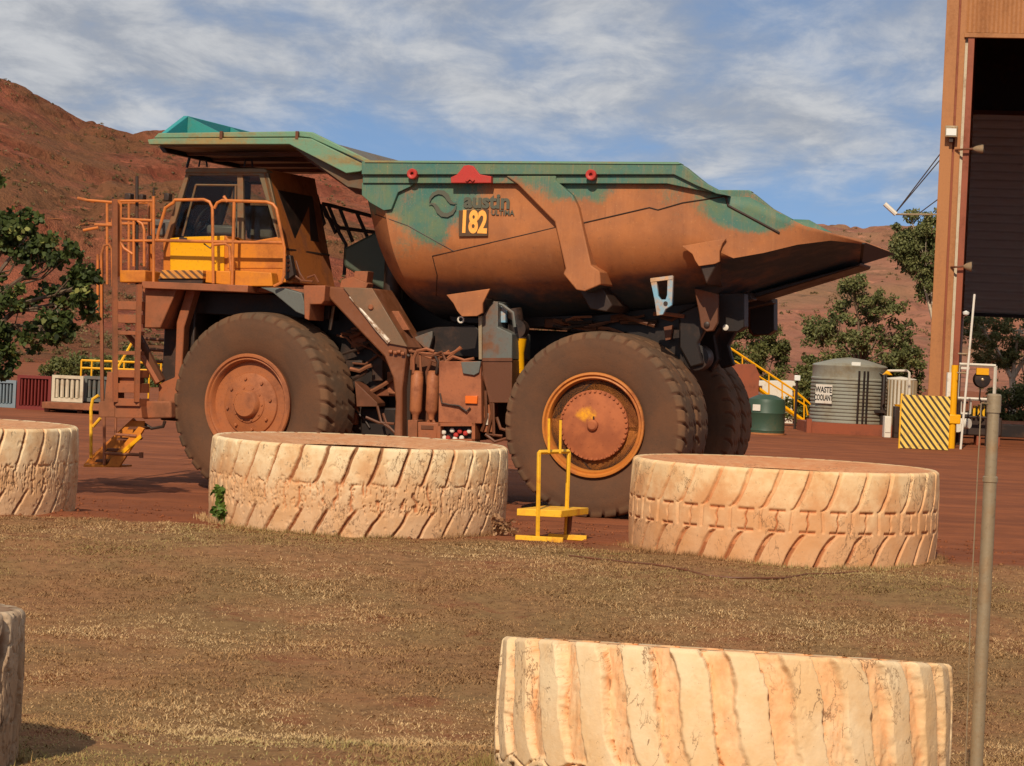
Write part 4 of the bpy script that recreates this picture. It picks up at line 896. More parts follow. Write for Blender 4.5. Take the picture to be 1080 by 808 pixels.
for nm, x0, x1, Y in (('steel_bench', 46, 122, 76.6),):
    a, c = at(x0, 428, Y), at(x1, 428, Y); t = empty(nm, 'long rusty steel bench carrying the two pale containers', 'bench', (a.x, Y, 0)); w_ = c.x - a.x; zt = at(80, 424.6, Y).z
    m = MB(); m.ab((0, -.3, zt - .22), (w_, 3, zt - .02)); m.build('top_beam', M['redbrown'], t, .01)
    for x in (.1, w_ * .5, w_ - .1): m = MB(); m.ab((x - .08, 0, 0), (x + .08, .2, zt - .22)); m.build('leg', M['redbrown'], t)
gY = 80; a = at(86, 396, gY); t = empty('yellow_railing', 'yellow safety railing above the pale containers behind the ladder', 'railing', (a.x, gY, 0))
def lg(px, py): return at(px, py, gY) - Vector(t.location)
for yy in (380, 388): m = MB(); m.tube([lg(86, yy), lg(170, yy + 3)], .04, 6); m.build('rail', M['yellow'], t)
for xx in (86, 97, 108, 119, 131, 145, 158, 170): m = MB(); q = lg(xx, 380 + (xx - 86) * .035); m.tube([(q.x, 0, 0.0), q], .035, 5); m.build('post', M['yellow'], t)
m = MB(); m.tube([lg(120, 395), lg(140, 360)], .045, 6); m.build('brace', M['ystand'], t)
# pale pipe lines lying on the flank of the red hill
ho = bpy.data.objects['red_hill']; hb_ = BVHTree.FromPolygons([v.co.copy() for v in ho.data.vertices], [tuple(p.vertices) for p in ho.data.polygons])
for pts, lab in (([(84, 238), (96, 236.5), (108, 237), (126, 239)], 'pale pipe line on the red hill just left of the truck handrails'), ([(-30, 227), (0, 229), (30, 230), (66, 232.5)], 'pale pipe line on the red slope at the far left')):
    hit = [hb_.ray_cast(CAM, ray(x, y).normalized())[0] for x, y in pts]
    if all(h is not None for h in hit):
        b_ = hit[0]; t = empty('pipe_line', lab, 'pipe', b_)
        m = MB(); m.tube([h - b_ + Vector((0, -.1, .12)) for h in hit], .07, 6); m.build('pipe', M['soil'], t)
        for h in hit: m = MB(); m.tube([h - b_ + Vector((0, 0, -.6)), h - b_ + Vector((0, -.1, .12))], .06, 6); m.build('support', M['soil'], t)
# ================================================================ the haul truck
TR = empty('haul_truck', 'huge dusty orange and teal mining dump truck numbered 182', 'dump truck', T0, -PSI)
VC = 2.8                                            # centre line
def part(mb, name, mat, par=None, bevel=0.0, smooth=35): return mb.build(name, mat, par or TR, bevel, smooth)
def mir(a, b): return 2 * VC - b, 2 * VC - a        # the same span on the far side
def px2(pts, v): return [(q.x, q.z) for q in PP(pts, v)]

# ---- wheels
def pat_truck(TH, T, S):
    x = TH * 38 / (2 * np.pi); e = np.abs(2 * T - 1); side = np.where(T > .5, 1, -1)
    x = x + np.where(T > .5, 0.5, 0) + (1 - e) * .9 * side
    g_ = gap(x, .22, .03) * sstep(.40, .50, e); c = gap(x * .5 + .25, .10, .03) * (1 - sstep(.30, .42, e)) * .4
    w_ = (fbm(TH * 9, T * 5, 3, 33) - .5) * .3
    return np.clip(np.maximum(g_, c) + w_ * .0, 0, 1)
def wheel(name, label, u, v, w_, R, W, steer, hubkind):
    """v = outer sidewall plane; negative W builds it mirrored (far side)"""
    far = W < 0; W = abs(W)
    t = bpy.data.objects.new(name, None); COL.objects.link(t); t.parent = TR; t.location = (u, v + (W / 2 if not far else -W / 2), w_)
    t.rotation_euler = (0, 0, steer + (math.pi if far else 0))
    me = TYRE.get((R, W))
    if me is None: me = TYRE[(R, W)] = tyre_grid(R, W, R * .50, 760, 44, .046, pat_truck, 51, 14, .012, .04, .004)
    ty = link('tyre', me, M['tyre'] if not me.materials else None, t, smooth=180); ty.rotation_euler = (math.pi / 2, 0, 0)
    o = -W / 2; rr = R * .52
    m = MB()
    if hubkind == 'front':
        m.lathe([(rr * 1.00, o + .10), (rr * 1.05, o - .035), (rr * 1.03, o - .06), (rr * .985, o - .06), (rr * .96, o - .02), (rr * .93, o - .03), (rr * .90, o + .0), (rr * .87, o + .30), (rr * .80, o + .40), (rr * .64, o + .42), (rr * .64, o + .48)], axis='Y', n=64, flip=True)
        m.build('rim', M['wheelf'], t)
        m = MB(); m.lathe([(rr * .66, o + .44), (rr * .66, o + .10), (rr * .645, o + .07), (rr * .62, o + .06), (rr * .40, o + .02), (rr * .385, o + .0), (rr * .30, o - .01), (rr * .28, o - .09), (rr * .25, o - .115), (0, o - .12)], axis='Y', n=56, flip=True)
        for i in range(8):
            a = i * math.pi / 4 + .2; m.lathe([(.028, o + .04), (.028, o + .005), (0, o + .0)], origin=(rr * .53 * math.cos(a), 0, rr * .53 * math.sin(a)), axis='Y', n=6, flip=True)
        for i in range(10):
            a = i * math.pi / 5; m.lathe([(.02, o + .02), (.02, o - .02), (0, o - .022)], origin=(rr * .345 * math.cos(a), 0, rr * .345 * math.sin(a)), axis='Y', n=6, flip=True)
        m.build('hub', M['wheelf'], t)
        m = MB()
        for i in range(30):
            a = i * math.pi / 15; m.lathe([(.024, o + .42), (.024, o + .36), (0, o + .36)], origin=(rr * .77 * math.cos(a), 0, rr * .77 * math.sin(a)), axis='Y', n=6, flip=True)
        m.build('wheel_nuts', M['brown'], t)
    else:
        m.lathe([(rr * 1.00, o + .10), (rr * 1.08, o - .03), (rr * 1.07, o - .06), (rr * 1.03, o - .065), (rr * 1.0, o - .02), (rr * .96, o - .03), (rr * .93, o + .02), (rr * .925, o + .10)], axis='Y', n=64, flip=True)
        m.build('rim', M['wheelr'], t)
        m = MB(); m.lathe([(rr * .94, o + .10), (rr * .925, o + .12), (rr * .90, o + .40), (rr * .88, o + .85)], axis='Y', n=64, flip=True); m.build('rim_barrel', M['dark'], t)  # barrel and disc coloured dark for grime and for shade in the recess
        m = MB(); m.lathe([(rr * .90, o + .83), (rr * .60, o + .72), (rr * .60, o + .65)], axis='Y', n=48, flip=True); m.build('wheel_disc', M['dark'], t)
        m = MB(); h0 = o + .02
        m.lathe([(rr * .66, o + .75), (rr * .66, h0 + .06), (rr * .72, h0 + .05), (rr * .72, h0), (rr * .65, h0 - .01), (rr * .52, h0 - .04), (rr * .12, h0 - .06), (rr * .11, h0 - .11), (rr * .08, h0 - .13), (0, h0 - .13)], axis='Y', n=64, flip=True)
        for i in range(40):
            a = i * math.pi / 20; m.lathe([(.022, h0 + .01), (.022, h0 - .035), (0, h0 - .035)], origin=(rr * .69 * math.cos(a), 0, rr * .69 * math.sin(a)), axis='Y', n=6, flip=True)
        for i in range(18):
            a = i * math.pi / 9; m.lathe([(.011, h0 - .02), (.011, h0 - .05), (0, h0 - .05)], origin=(rr * .45 * math.cos(a), 0, rr * .45 * math.sin(a)), axis='Y', n=6, flip=True)
        m.build('hub', M['hubr'], t)
        m = MB(); m.tube([(rr * .02, o - .06, rr * .05), (rr * .02, o - .075, rr * .18)], .014, 6); m.build('plug', M['dark'], t)
    if label: t['label'] = label
    return t
TYRE = {}
M['wheelf'] = dusty('dusty_front_wheel', lin((164, 98, 58)), dust=lin((148, 90, 60)), lo=.42, hi=.66, scale=1.6)
M['wheelr'] = dusty('amber_wheel_rim', lin((190, 116, 46)), dust=lin((160, 90, 50)), lo=.42, hi=.66, scale=1.3)
k = NT('dusty_final_drive'); X = k.xyz()
a_ = k.math('DIVIDE', k.math('ADD', X[0], .13), .22); b_ = k.math('DIVIDE', k.math('SUBTRACT', X[2], .17), .16)
pf = k.ramp(k.math('ADD', k.math('ADD', k.math('MULTIPLY', a_, a_), k.math('MULTIPLY', b_, b_)), k.math('MULTIPLY', k.noise(9, 6, .75), 2.2)), .8, 1.9, 1, 0)
M['hubr'] = k.done(k.mix(pf, k.mix(k.ramp(k.noise(3, 5), .35, .65), lin((148, 82, 50)), lin((172, 98, 58))), lin((228, 156, 24))), .75, 0, .3)
RF, RR_ = 1.60, 1.545
wheel('wheel', 'front wheel with domed dusty hub', P(266, 431, .25).x, .25, RF - .06, RF, 1.0, rad(-10), 'front')
wheel('wheel', 'far front wheel', P(266, 431, .25).x, 2 * VC - .25, RF - .06, RF, -1.0, rad(-9), 'front')
wheel('wheel', 'rear outer wheel with yellow rubbed patch on its hub', 0, 0, RR_ - .03, RR_, .86, 0, 'rear')
wheel('wheel', 'rear inner wheel', 0, .95, RR_ - .03, RR_, .86, 0, 'rear')
wheel('wheel', 'far rear inner wheel', 0, 2 * VC - .95, RR_ - .03, RR_, -.86, 0, 'rear')
wheel('wheel', 'far rear outer wheel', 0, 2 * VC, RR_ - .03, RR_, -.86, 0, 'rear')

# ---- dump body: hull lofted along the truck
def hull_station(top, bot, a, n=26, wall=.46, e=2.25, vin=0.0):
    """top,bot = (u,w) of rim and keel line; half width a; returns near rim -> keel -> far rim"""
    pts = []
    th = top[1] - bot[1]
    def uu(w_): return top[0] + (bot[0] - top[0]) * (top[1] - w_) / th
    for i in range(5): w_ = top[1] - th * wall * i / 5; pts.append((-a, w_))
    for i in range(n + 1):
        t = math.pi * i / n; c, s_ = math.cos(t), math.sin(t)
        x = -a * math.copysign(abs(c) ** (2 / e), c); w_ = top[1] - th * wall - th * (1 - wall) * abs(s_) ** (2 / e)
        pts.append((x, w_))
    for i in range(4, -1, -1): w_ = top[1] - th * wall * i / 5; pts.append((a, w_))
    return [Vector((uu(w_), VC + x, w_)) for x, w_ in pts]
def uw(px, py, v): q = P(px, py, v); return (q.x, q.z)
A0 = VC + .02
st = [(uw(381, 176, .55), uw(430, 326, 1.3), A0 - .52),
      (uw(399, 176, 0), uw(452, 338, 1.3), A0),
      (uw(480, 176, 0), uw(492, 341, 1.3), A0),
      (uw(560, 176, 0), uw(565, 340, 1.3), A0),
      (uw(640, 177, 0), uw(640, 336, 1.3), A0),
      (uw(715, 179, 0), uw(712, 329, 1.3), A0),
      (uw(742, 196, 0), uw(745, 324, 1.3), A0),
      (uw(768, 207, 0), uw(778, 317.5, 2.2), A0),
      (uw(791, 208, .02), uw(800, 312, 2.8), A0 - .02),
      (uw(820, 224, .10), uw(828, 304.5, 2.8), A0 - .10),
      (uw(850, 239, .25), uw(855, 296.5, 2.8), A0 - .25),
      (uw(880, 247.5, .55), uw(882, 288.5, 2.8), A0 - .57),
      (uw(910, 256, 1.1), uw(906, 279, 2.8), A0 - 1.12)]
WL = [.42] * 7 + [.55, .66, .58, .38, .18, .07]; EE = [2.05] * 7 + [1.5, 1.15, 1.02, 1.0, 1.0, 1.0]
rows = [hull_station(*s_, wall=a_, e=b_) for s_, a_, b_ in zip(st, WL, EE)]
hv = [p for r_ in rows for p in r_]; nc_ = len(rows[0]); hf = []
for i in range(len(rows) - 1):
    for j in range(nc_ - 1): hf.append((i * nc_ + j, (i + 1) * nc_ + j, (i + 1) * nc_ + j + 1, i * nc_ + j + 1))
hf.append(tuple(range(nc_))); hf.append(tuple(range(len(hv) - 1, len(hv) - nc_ - 1, -1)))      # front wall and the lip of the floor at the tail
me = bpy.data.meshes.new('dump_body'); me.from_pydata(hv, [], hf); me.update()
HB = BVHTree.FromPolygons(hv, hf)
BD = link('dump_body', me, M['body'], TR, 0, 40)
so_ = BD.modifiers.new('plate', 'SOLIDIFY'); so_.thickness = .09; so_.offset = -1
# outward normals?
fc = me.polygons[nc_ * 3 + 2]
if fc.normal.y > 0: me.flip_normals()
CL = TR_inv = None
def on_hull(px, py, off=0.01):      # pixel to a point on the hull skin, in the truck frame
    R3 = Matrix((TU, TV, Vector((0, 0, 1)))); o_ = R3 @ (CAM - T0); d_ = (R3 @ ray(px, py)).normalized()
    h_, n_, _, _ = HB.ray_cast(o_, d_)
    return (h_ - d_ * off) if h_ is not None else None
def seam(pts, r=.008, name='weld_seam', mat='dark'):
    dens = []
    for (a, b), (c, d) in zip(pts[:-1], pts[1:]):
        n = max(2, int(math.hypot(c - a, d - b) / 6)); dens += [(a + (c - a) * i / n, b + (d - b) * i / n) for i in range(n)]
    q = [on_hull(*p, off=.002) for p in dens + [pts[-1]]]; q = [x for x in q if x is not None]
    if len(q) > 1: m = MB(); m.tube(q, r, 5); m.build(name, M[mat], BD)
seam([(390, 224), (430, 238), (478.5, 265), (560, 246), (585, 240)]); seam([(456, 270), (478.5, 265)]); seam([(456, 270), (461, 290), (460, 312)])
seam([(612, 236), (685, 219), (694, 221.5), (720, 214), (766, 207)], .012); 
seam([(766, 208), (768, 217), (800, 234), (822, 246)], .022)
# rails along the rim, both sides
def both(f, a, b): f(a, b); f(*mir(a, b))
def rail_near(a, b):
    m = MB(); m.prism(px2([(383, 171), (386, 170.3), (716, 172), (723, 176), (744, 193), (770, 207), (757, 205), (735, 196), (712, 184.6), (383, 184.6)], -.12), a, b); m.build('top_rail', M['railtop'], BD, .012)
both(rail_near, -.20, .10)
def rail_low(a, b):
    m = MB(); m.prism(px2([(383, 184), (533, 184.8), (712, 184.2), (735, 195.5), (752, 203.5), (728, 199), (704, 194), (383, 193.5)], -.10), a, b); m.build('lower_rail', M['railtop'], BD, .012)
both(rail_low, -.13, .10)
def top_edge(a, b):
    m = MB(); m.prism(px2([(386, 169.6), (716, 171.2), (719, 173), (716, 173.6), (386, 171.6)], -.15), a, b); m.build('rail_edge', M['canopyedge'], BD)
both(top_edge, -.22, .02)
# front corner plate (teal) below the rail
def corner(a, b):
    m = MB(); m.prism(px2([(382, 193), (436, 194), (434, 196.5), (420, 203), (413, 221), (405, 222), (391, 214), (382, 206)], -.07), a, b); m.build('corner_plate', M['railtop'], BD, .008)
both(corner, -.09, .03)
# diagonal bolster rib
def rib(a, b):
    m = MB(); m.prism(px2([(533, 185.2), (546, 194.6), (585, 234), (596.5, 283), (594, 289), (608, 306), (617, 307.5), (634, 300), (632.5, 286), (623.5, 280), (610, 219), (604, 206), (586, 190), (587, 185.2)], -.16), a, b); m.build('bolster_rib', M['rib'], BD, .02)
both(rib, -.17, .75)
def ribfoot(a, b):
    m = MB(); m.prism(px2([(611, 306), (633, 299), (646, 322), (640, 329), (622, 326)], .3), a, b); m.build('rib_foot', M['dark'], BD, .02)
both(ribfoot, .30, 1.9)
# red lifting eyes and the red lifting plate
for cx_, cy_ in ((435, 183.5), (623.5, 184.5)):
    q = P(cx_, cy_, -.22); m = MB()
    m.lathe([(.03, .0), (.03, -.05), (.045, -.06), (.078, -.06), (.088, -.05), (.088, .06)], origin=(q.x, q.y + .02, q.z), axis='Y', n=24, flip=True); e_ = m.build('lifting_eye', M['red'], BD)
m = MB(); m.prism(px2([(475.5, 193), (475.5, 187), (482, 184), (487, 178), (489, 175), (494, 174), (499, 175), (502, 179), (506, 184), (518, 186), (518, 193)], -.24), -.245, -.10); m.build('lifting_plate', M['red'], BD, .008)
m = MB(); q = P(496, 189, -.25); m.prism(px2([(491, 190), (496, 186), (501, 190), (499, 192), (496, 189.5), (493, 192)], -.25), -.28, -.24); m.build('lifting_lug', M['red'], BD, .004)
# lettering on the panel
pl = P(500, 235, 0); U_, W_ = Vector((1, 0, 0)), Vector((0, 0, 1))
def onside(px, py, off=-.03): q = P(px, py, -.02); return Vector((q.x, off, q.z))
kx = 1 / 64.0
sl_ = on_hull(499, 235); fy = min(-.03, sl_.y - .015 if sl_ else -.03)
m = MB(); m.prism(px2([(484, 222), (515, 221), (514.5, 249), (484, 249.5)], fy), fy - .012, fy + .03); NP = m.build('number_plate', M['numplate'], BD, .003)
c_ = P(499.3, 235.2, fy - .014)
text_mesh('182', .50, 'number', M['numer'], NP, (c_.x, fy - .016, c_.z), U_, W_, .004, sx=.64, bold=.02)
c_ = P(513.5, 212.6, fy); tx_ = P(543, 214, fy).x - P(485, 214, fy).x
text_mesh('austin', .335, 'maker_lettering', M['inkgreen'], BD, (c_.x, fy + .004, c_.z), U_, W_, .004, sx=1.02, bold=.012)
c_ = P(530, 224.5, fy)
text_mesh('ULTIMA', .125, 'maker_lettering', M['inkgreen'], BD, (c_.x, fy + .004, c_.z), U_, W_, .004, sx=.92, bold=.002)
# round emblem of two interlocked swooshes
ec = P(467, 214.8, fy); er = .235
def swoosh(flip):
    s_ = -1 if flip else 1
    path = [(-1.0, .02, .05), (-.94, .36, .17), (-.72, .68, .27), (-.38, .86, .33), (0, .82, .36), (.28, .58, .34), (.44, .28, .28), (.62, .06, .22), (.85, -.02, .13), (1.04, .06, .04)]
    top, bot = [], []
    for i, (x, y, w_) in enumerate(path):
        x0, y0, _ = path[max(0, i - 1)]; x1, y1, _ = path[min(len(path) - 1, i + 1)]; L_ = math.hypot(x1 - x0, y1 - y0); nx_, ny_ = -(y1 - y0) / L_, (x1 - x0) / L_
        top.append((x + nx_ * w_ / 2, y + ny_ * w_ / 2)); bot.append((x - nx_ * w_ / 2, y - ny_ * w_ / 2))
    n = len(path); m = MB()
    m.add([(ec.x + s_ * x * er, fy - .008, ec.z + s_ * (y + .04) * er * .9) for x, y in top + bot], [(i, n + i, n + i + 1, i + 1) if s_ > 0 else (i, n + i, n + i + 1, i + 1) for i in range(n - 1)])
    o_ = m.build('emblem', M['inkgreen'], BD, 0, 0); sm_ = o_.modifiers.new('plate', 'SOLIDIFY'); sm_.thickness = .006; sm_.offset = 0
swoosh(False); swoosh(True)
# pads under the hull
def pad(pts, v0, v1, mat='body', name='support_pad'):
    q = px2(pts, v0); m = MB(); m.prism(q, v0, v0 + .06); 
    m.build(name, M[mat], BD, .01); a_, b_ = mir(v0, v0 + .06); m2 = MB(); m2.prism(q, a_, b_); m2.build(name, M[mat], BD, .01)
pad([(470.6, 311), (516.6, 304.5), (513, 312), (509, 320), (509, 330), (503, 333.5), (487, 334), (482, 328), (478, 320)], .14, .2)
pad([(718.5, 259.5), (766, 251.5), (762, 257), (759, 265), (759, 276), (754, 278.5), (737, 281), (733, 275), (730, 268)], -.10, .0)
for (pts, v0, v1) in (([(486, 318), (508, 314), (507, 331), (488, 332)], .20, 1.6), ([(737, 266), (758, 262), (757, 277), (745, 300), (738, 280)], -.04, 1.3)):
    m = MB(); m.prism(px2(pts, v0), v0, v1); m.build('pad_web', M['dark'], BD, .02); a_, b_ = mir(v0, v1); m = MB(); m.prism(px2(pts, v0), a_, b_); m.build('pad_web', M['dark'], BD, .02)
q = P(484, 337, .2); m = MB(); 
for i in range(12):
    a = i * math.pi / 6; b2 = (i + 1) * math.pi / 6; m.tube([(q.x + .05 * math.cos(a), .3, q.z + .05 * math.sin(a)), (q.x + .05 * math.cos(b2), .3, q.z + .05 * math.sin(b2))], .014, 5)
m.build('shackle', M['white'], BD)
# keel beams under the floor and tail underside
for a, b in ((1.75, 2.1), (3.5, 3.85)):
    m = MB(); m.prism(px2([(470, 326), (560, 330), (700, 318), (790, 308), (795, 316), (700, 338), (560, 346), (476, 340)], 1.75), a, b); m.build('floor_beam', M['dark'], BD, .02)
m = MB(); m.prism(px2([(790, 310), (900, 280), (908, 277), (906, 281), (880, 289), (792, 316)], 2.2), 2.2, 3.4); m.build('tail_beam', M['black'], BD, .02)
er_ = rows[-1]; n_ = len(er_); m = MB()
m.add([p + Vector((.004, 0, 0)) for p in er_] + [p + Vector((.05, 0, .0)) for p in er_], [tuple(range(n_ - 1, -1, -1)), tuple(range(n_, 2 * n_))] + [(i_, i_ + 1, n_ + i_ + 1, n_ + i_) for i_ in range(n_ - 1)] + [(n_ - 1, 0, n_, 2 * n_ - 1)]); m.build('tail_lip_shade', M['lip_shade'], BD)  # near-black sheet over the tail end, painting the shade on that face
# canopy over the cab
m = MB(); q = px2([(161, 150.5), (166, 145), (318, 143), (329, 145), (388, 174), (384, 200), (366, 197), (306, 153.5), (171, 155)], .0)
m.prism(q, .02, 2 * VC - .02); CN = part(m, 'canopy', M['canopyunder'] if 'canopyunder' in M else M['brown'], None, .01)
m = MB(); qq = px2([(167, 154), (172, 154), (176, 161), (172, 161)], .3); m.prism(qq, .3, 5.3); m.build('front_beam', M['dark'], CN)
for vv in (1.1, 2.2, 3.4, 4.5):
    m = MB(); m.prism(px2([(176, 154), (306, 153), (366, 196), (372, 204), (360, 201), (302, 161), (180, 160)], vv * 0 + .4), vv, vv + .07); m.build('canopy_stiffener', M['brown'], CN)
def lip(a, b):
    m = MB(); m.prism(px2([(156.5, 147.5), (166, 146.2), (318, 145.4), (329, 146.4), (389, 176), (381, 181), (366, 183), (306, 152.4), (158, 152.6)], -.1), a, b); m.build('edge_channel', M['canopyedge'], CN, .012)
    m = MB(); m.prism(px2([(163, 145.8), (168, 140.6), (318, 138.6), (330, 139.6), (391, 169.4), (390, 173.5), (328, 145.6), (318, 144.6)], -.04), a + .06, b); m.build('upper_lip', M['canopyedge'], CN, .015)
both(lip, -.14, .02)
q0 = P(169, 141, 0); q1 = P(183.5, 122, .95)
dh = q1.z - q0.z
def guard(off): return [(q0.x + off, .0, q0.z), (q0.x + off - .02, .95, q0.z + dh), (q0.x + off - .02, 2 * VC - .95, q0.z + dh), (q0.x + off, 2 * VC, q0.z)]
m = MB(); m.add(guard(0) + guard(.09), [(0, 1, 2, 3), (7, 6, 5, 4), (0, 4, 5, 1), (1, 5, 6, 2), (2, 6, 7, 3), (3, 7, 4, 0)]); m.build('rock_guard', M['tealg'] if 'tealg' in M else M['teal'], CN, .01)
for vv in (.95, 2.8, 4.6):
    m = MB(); m.prism([(q0.x + .08, q0.z), (q0.x + .95, q0.z + .02), (q0.x + .08, q0.z + dh * .96)], vv - .03, vv + .03); m.build('guard_gusset', M['teal'], CN)
for px_ in (233, 313):
    m = MB(); q = P(px_, 143, -.15); m.box((q.x, -.13, q.z + .01), (.05, .05, .13)); m.build('lip_bracket', M['brown'], CN)

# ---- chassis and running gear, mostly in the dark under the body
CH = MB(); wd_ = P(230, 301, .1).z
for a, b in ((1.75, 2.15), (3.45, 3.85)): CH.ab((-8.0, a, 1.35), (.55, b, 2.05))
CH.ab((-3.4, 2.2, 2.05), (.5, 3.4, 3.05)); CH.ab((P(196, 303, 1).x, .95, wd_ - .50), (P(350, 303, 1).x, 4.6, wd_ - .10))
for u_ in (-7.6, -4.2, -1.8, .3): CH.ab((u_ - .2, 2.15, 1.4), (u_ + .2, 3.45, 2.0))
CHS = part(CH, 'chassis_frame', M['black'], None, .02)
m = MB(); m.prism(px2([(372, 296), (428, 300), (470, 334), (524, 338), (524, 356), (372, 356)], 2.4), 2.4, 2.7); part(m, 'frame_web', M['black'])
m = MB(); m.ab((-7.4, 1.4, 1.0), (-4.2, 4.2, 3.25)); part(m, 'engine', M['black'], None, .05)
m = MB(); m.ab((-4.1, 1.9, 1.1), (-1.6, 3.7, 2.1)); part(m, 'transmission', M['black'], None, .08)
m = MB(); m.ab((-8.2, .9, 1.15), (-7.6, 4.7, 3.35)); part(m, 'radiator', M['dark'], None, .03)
m = MB(); m.lathe([(.25, .3), (.55, 1.4), (.62, 2.0), (.75, 2.4), (.75, 3.2), (.62, 3.6), (.55, 4.2), (.25, 5.3)], origin=(0, 0, RR_), axis='Y', n=28, flip=True); part(m, 'rear_axle', M['dark'])
uF = P(266, 431, .25).x
m = MB(); m.lathe([(.3, .9), (.32, 4.7)], origin=(uF, 0, RF - .05), axis='Y', n=16, flip=True); part(m, 'front_axle', M['dark'])
for v_ in (1.35, 4.25):
    m = MB(); m.tube([(uF + .05, v_, RF), (uF + .25, v_ + (.15 if v_ < 2.8 else -.15), 3.2)], .2, 14); part(m, 'front_strut', M['dark'])
    m = MB(); m.tube([(.55, v_ + (.6 if v_ < 2.8 else -.6), 1.9), (.75, v_ + (.6 if v_ < 2.8 else -.6), 3.0)], .17, 14); part(m, 'rear_strut', M['dark'])
# hoist rams: yellow rod sleeve below, dark barrel above
for v_ in (.92, 4.68):
    a, b = P(548, 400, .92), P(546.5, 357, .92); top = P(541, 326, .92)
    m = MB(); m.tube([(a.x - .02, v_, a.z - .6), (a.x, v_, a.z + .12)], .05, 12, .07); m.tube([(a.x, v_, a.z + .10), (b.x, v_, b.z - .25), (b.x, v_, b.z)], .08, 16, .15); part(m, 'hoist_ram', M['yellow'])
    m = MB(); m.tube([(b.x, v_, b.z - .02), (top.x, v_, top.z)], .15, 14); m.lathe([(.16, -.12), (.16, .12)], origin=(b.x, v_, b.z + .16), axis='Y', n=16, flip=True); m.build('ram_barrel', M['black'], TR)
m = MB(); m.prism(px2([(525, 321), (533, 322), (533, 340), (526, 340)], .6), .6, .7); part(m, 'blue_tag_plate', M['blue'])
# pivot lugs at the tail of the frame
def pair(pts, v0, th, name, mat, bev=.015):
    q = px2(pts, v0)
    for a, b in ((v0, v0 + th), mir(v0, v0 + th)): m = MB(); m.prism(q, a, b); part(m, name, M[mat], None, bev)
pair([(732, 304), (757, 310), (757, 340), (752, 349), (745, 350), (739, 345), (737, 330)], .75, .12, 'pivot_lug', 'brown')
pair([(758, 309), (785, 309), (785, 345), (778, 350), (762, 350), (758, 343)], 1.3, .35, 'pivot_block', 'black')
for pu, pv, vv in ((745.5, 342.5, .74), (765.5, 345.5, 1.29)):
    q = P(pu, pv, vv); m = MB(); m.lathe([(.05, .03), (.05, -.02), (.03, -.03), (0, -.03)], origin=q, axis='Y', n=14, flip=True); part(m, 'pivot_pin', M['white' if vv > 1 else 'dark'])
pair([(640, 330), (700, 322), (738, 306), (742, 330), (726, 352), (730, 378), (722, 392), (700, 370), (660, 352), (600, 350), (600, 335)], 1.6, .3, 'rear_frame_horn', 'black', .03)
q = P(734, 377, 1.55); m = MB(); m.lathe([(.22, .4), (.22, -.02), (.13, -.03), (.12, .02), (0, .02)], origin=q, axis='Y', n=20, flip=True); part(m, 'tow_eye', M['black'])
pair([(716, 330), (744, 318), (748, 340), (736, 362), (742, 384), (728, 388), (716, 366)], 1.45, .18, 'tail_link', 'black', .03)
# pale blue V bracket
m = MB()
m.prism(px2([(685.5, 294), (692, 293.2), (694, 312), (697, 316), (702, 316), (703.5, 311), (704, 291.8), (710, 291), (708.5, 322), (702, 326), (699, 332), (692.5, 333), (690.5, 318)], .2), .2, .28); part(m, 'safety_bracket', M['blue'], None, .008)
m = MB(); m.prism(px2([(686, 293.5), (709.5, 290.5), (709.3, 294.5), (686, 297.5)], .19), .19, .29); part(m, 'bracket_bar', M['blue'])
q = P(702, 320, .19); m = MB(); m.lathe([(.035, .02), (.035, -.01), (0, -.01)], origin=q, axis='Y', n=12, flip=True); part(m, 'bracket_pin', M['dark'])
m = MB(); m.prism(px2([(700, 345), (709, 343), (707, 358), (702, 359)], 1.4), 1.4, 1.5); part(m, 'bracket_leg', M['brown'])
# ---- front: deck, bumper, struts
uL, uD = P(104, 300, .1).x, P(352, 300, .1).x
m = MB(); wd = P(230, 301, .1).z; m.ab((P(150, 300, .1).x, .08, wd - .10), (P(262, 300, .1).x, 5.52, wd + .02)); part(m, 'deck', M['redbrown'], None, .01)
m = MB(); m.ab((P(262, 300, .5).x, .5, wd - .08), (uD, 5.1, wd + .0)); part(m, 'rear_deck', M['redbrown'], None, .01)
m = MB(); m.prism(px2([(150, 304), (187, 304), (169, 346), (150, 346)], .25), .25, 1.3); part(m, 'deck_bracket', M['redbrown'], None, .02)
m = MB(); m.prism(px2([(150, 423), (180, 423), (181, 441), (150, 442)], .35), .35, 5.2); BP = part(m, 'bumper', M['redbrown'], None, .03)
m = MB(); m.prism(px2([(167, 405), (184, 398), (186, 340), (196, 306), (206, 306), (194, 345), (190, 424), (167, 424)], .55), .55, .8); part(m, 'bumper_upright', M['redbrown'], None, .02)
m = MB(); m.prism(px2([(165, 405), (140, 350), (146, 350), (172, 400)], .5), .5, .6); part(m, 'bumper_brace', M['brown'])
m = MB(); m.tube([P(152, 447, .4), P(160, 452, .4), P(172, 450, .4), P(174, 444, .4)], .03, 6); part(m, 'tow_hose', M['dark'])
for yy in (357, 368, 380): m = MB(); m.tube([P(150, yy, 2.2), P(176, yy + 2, 2.2)], .035, 6); part(m, 'front_step_bar', M['brown'])
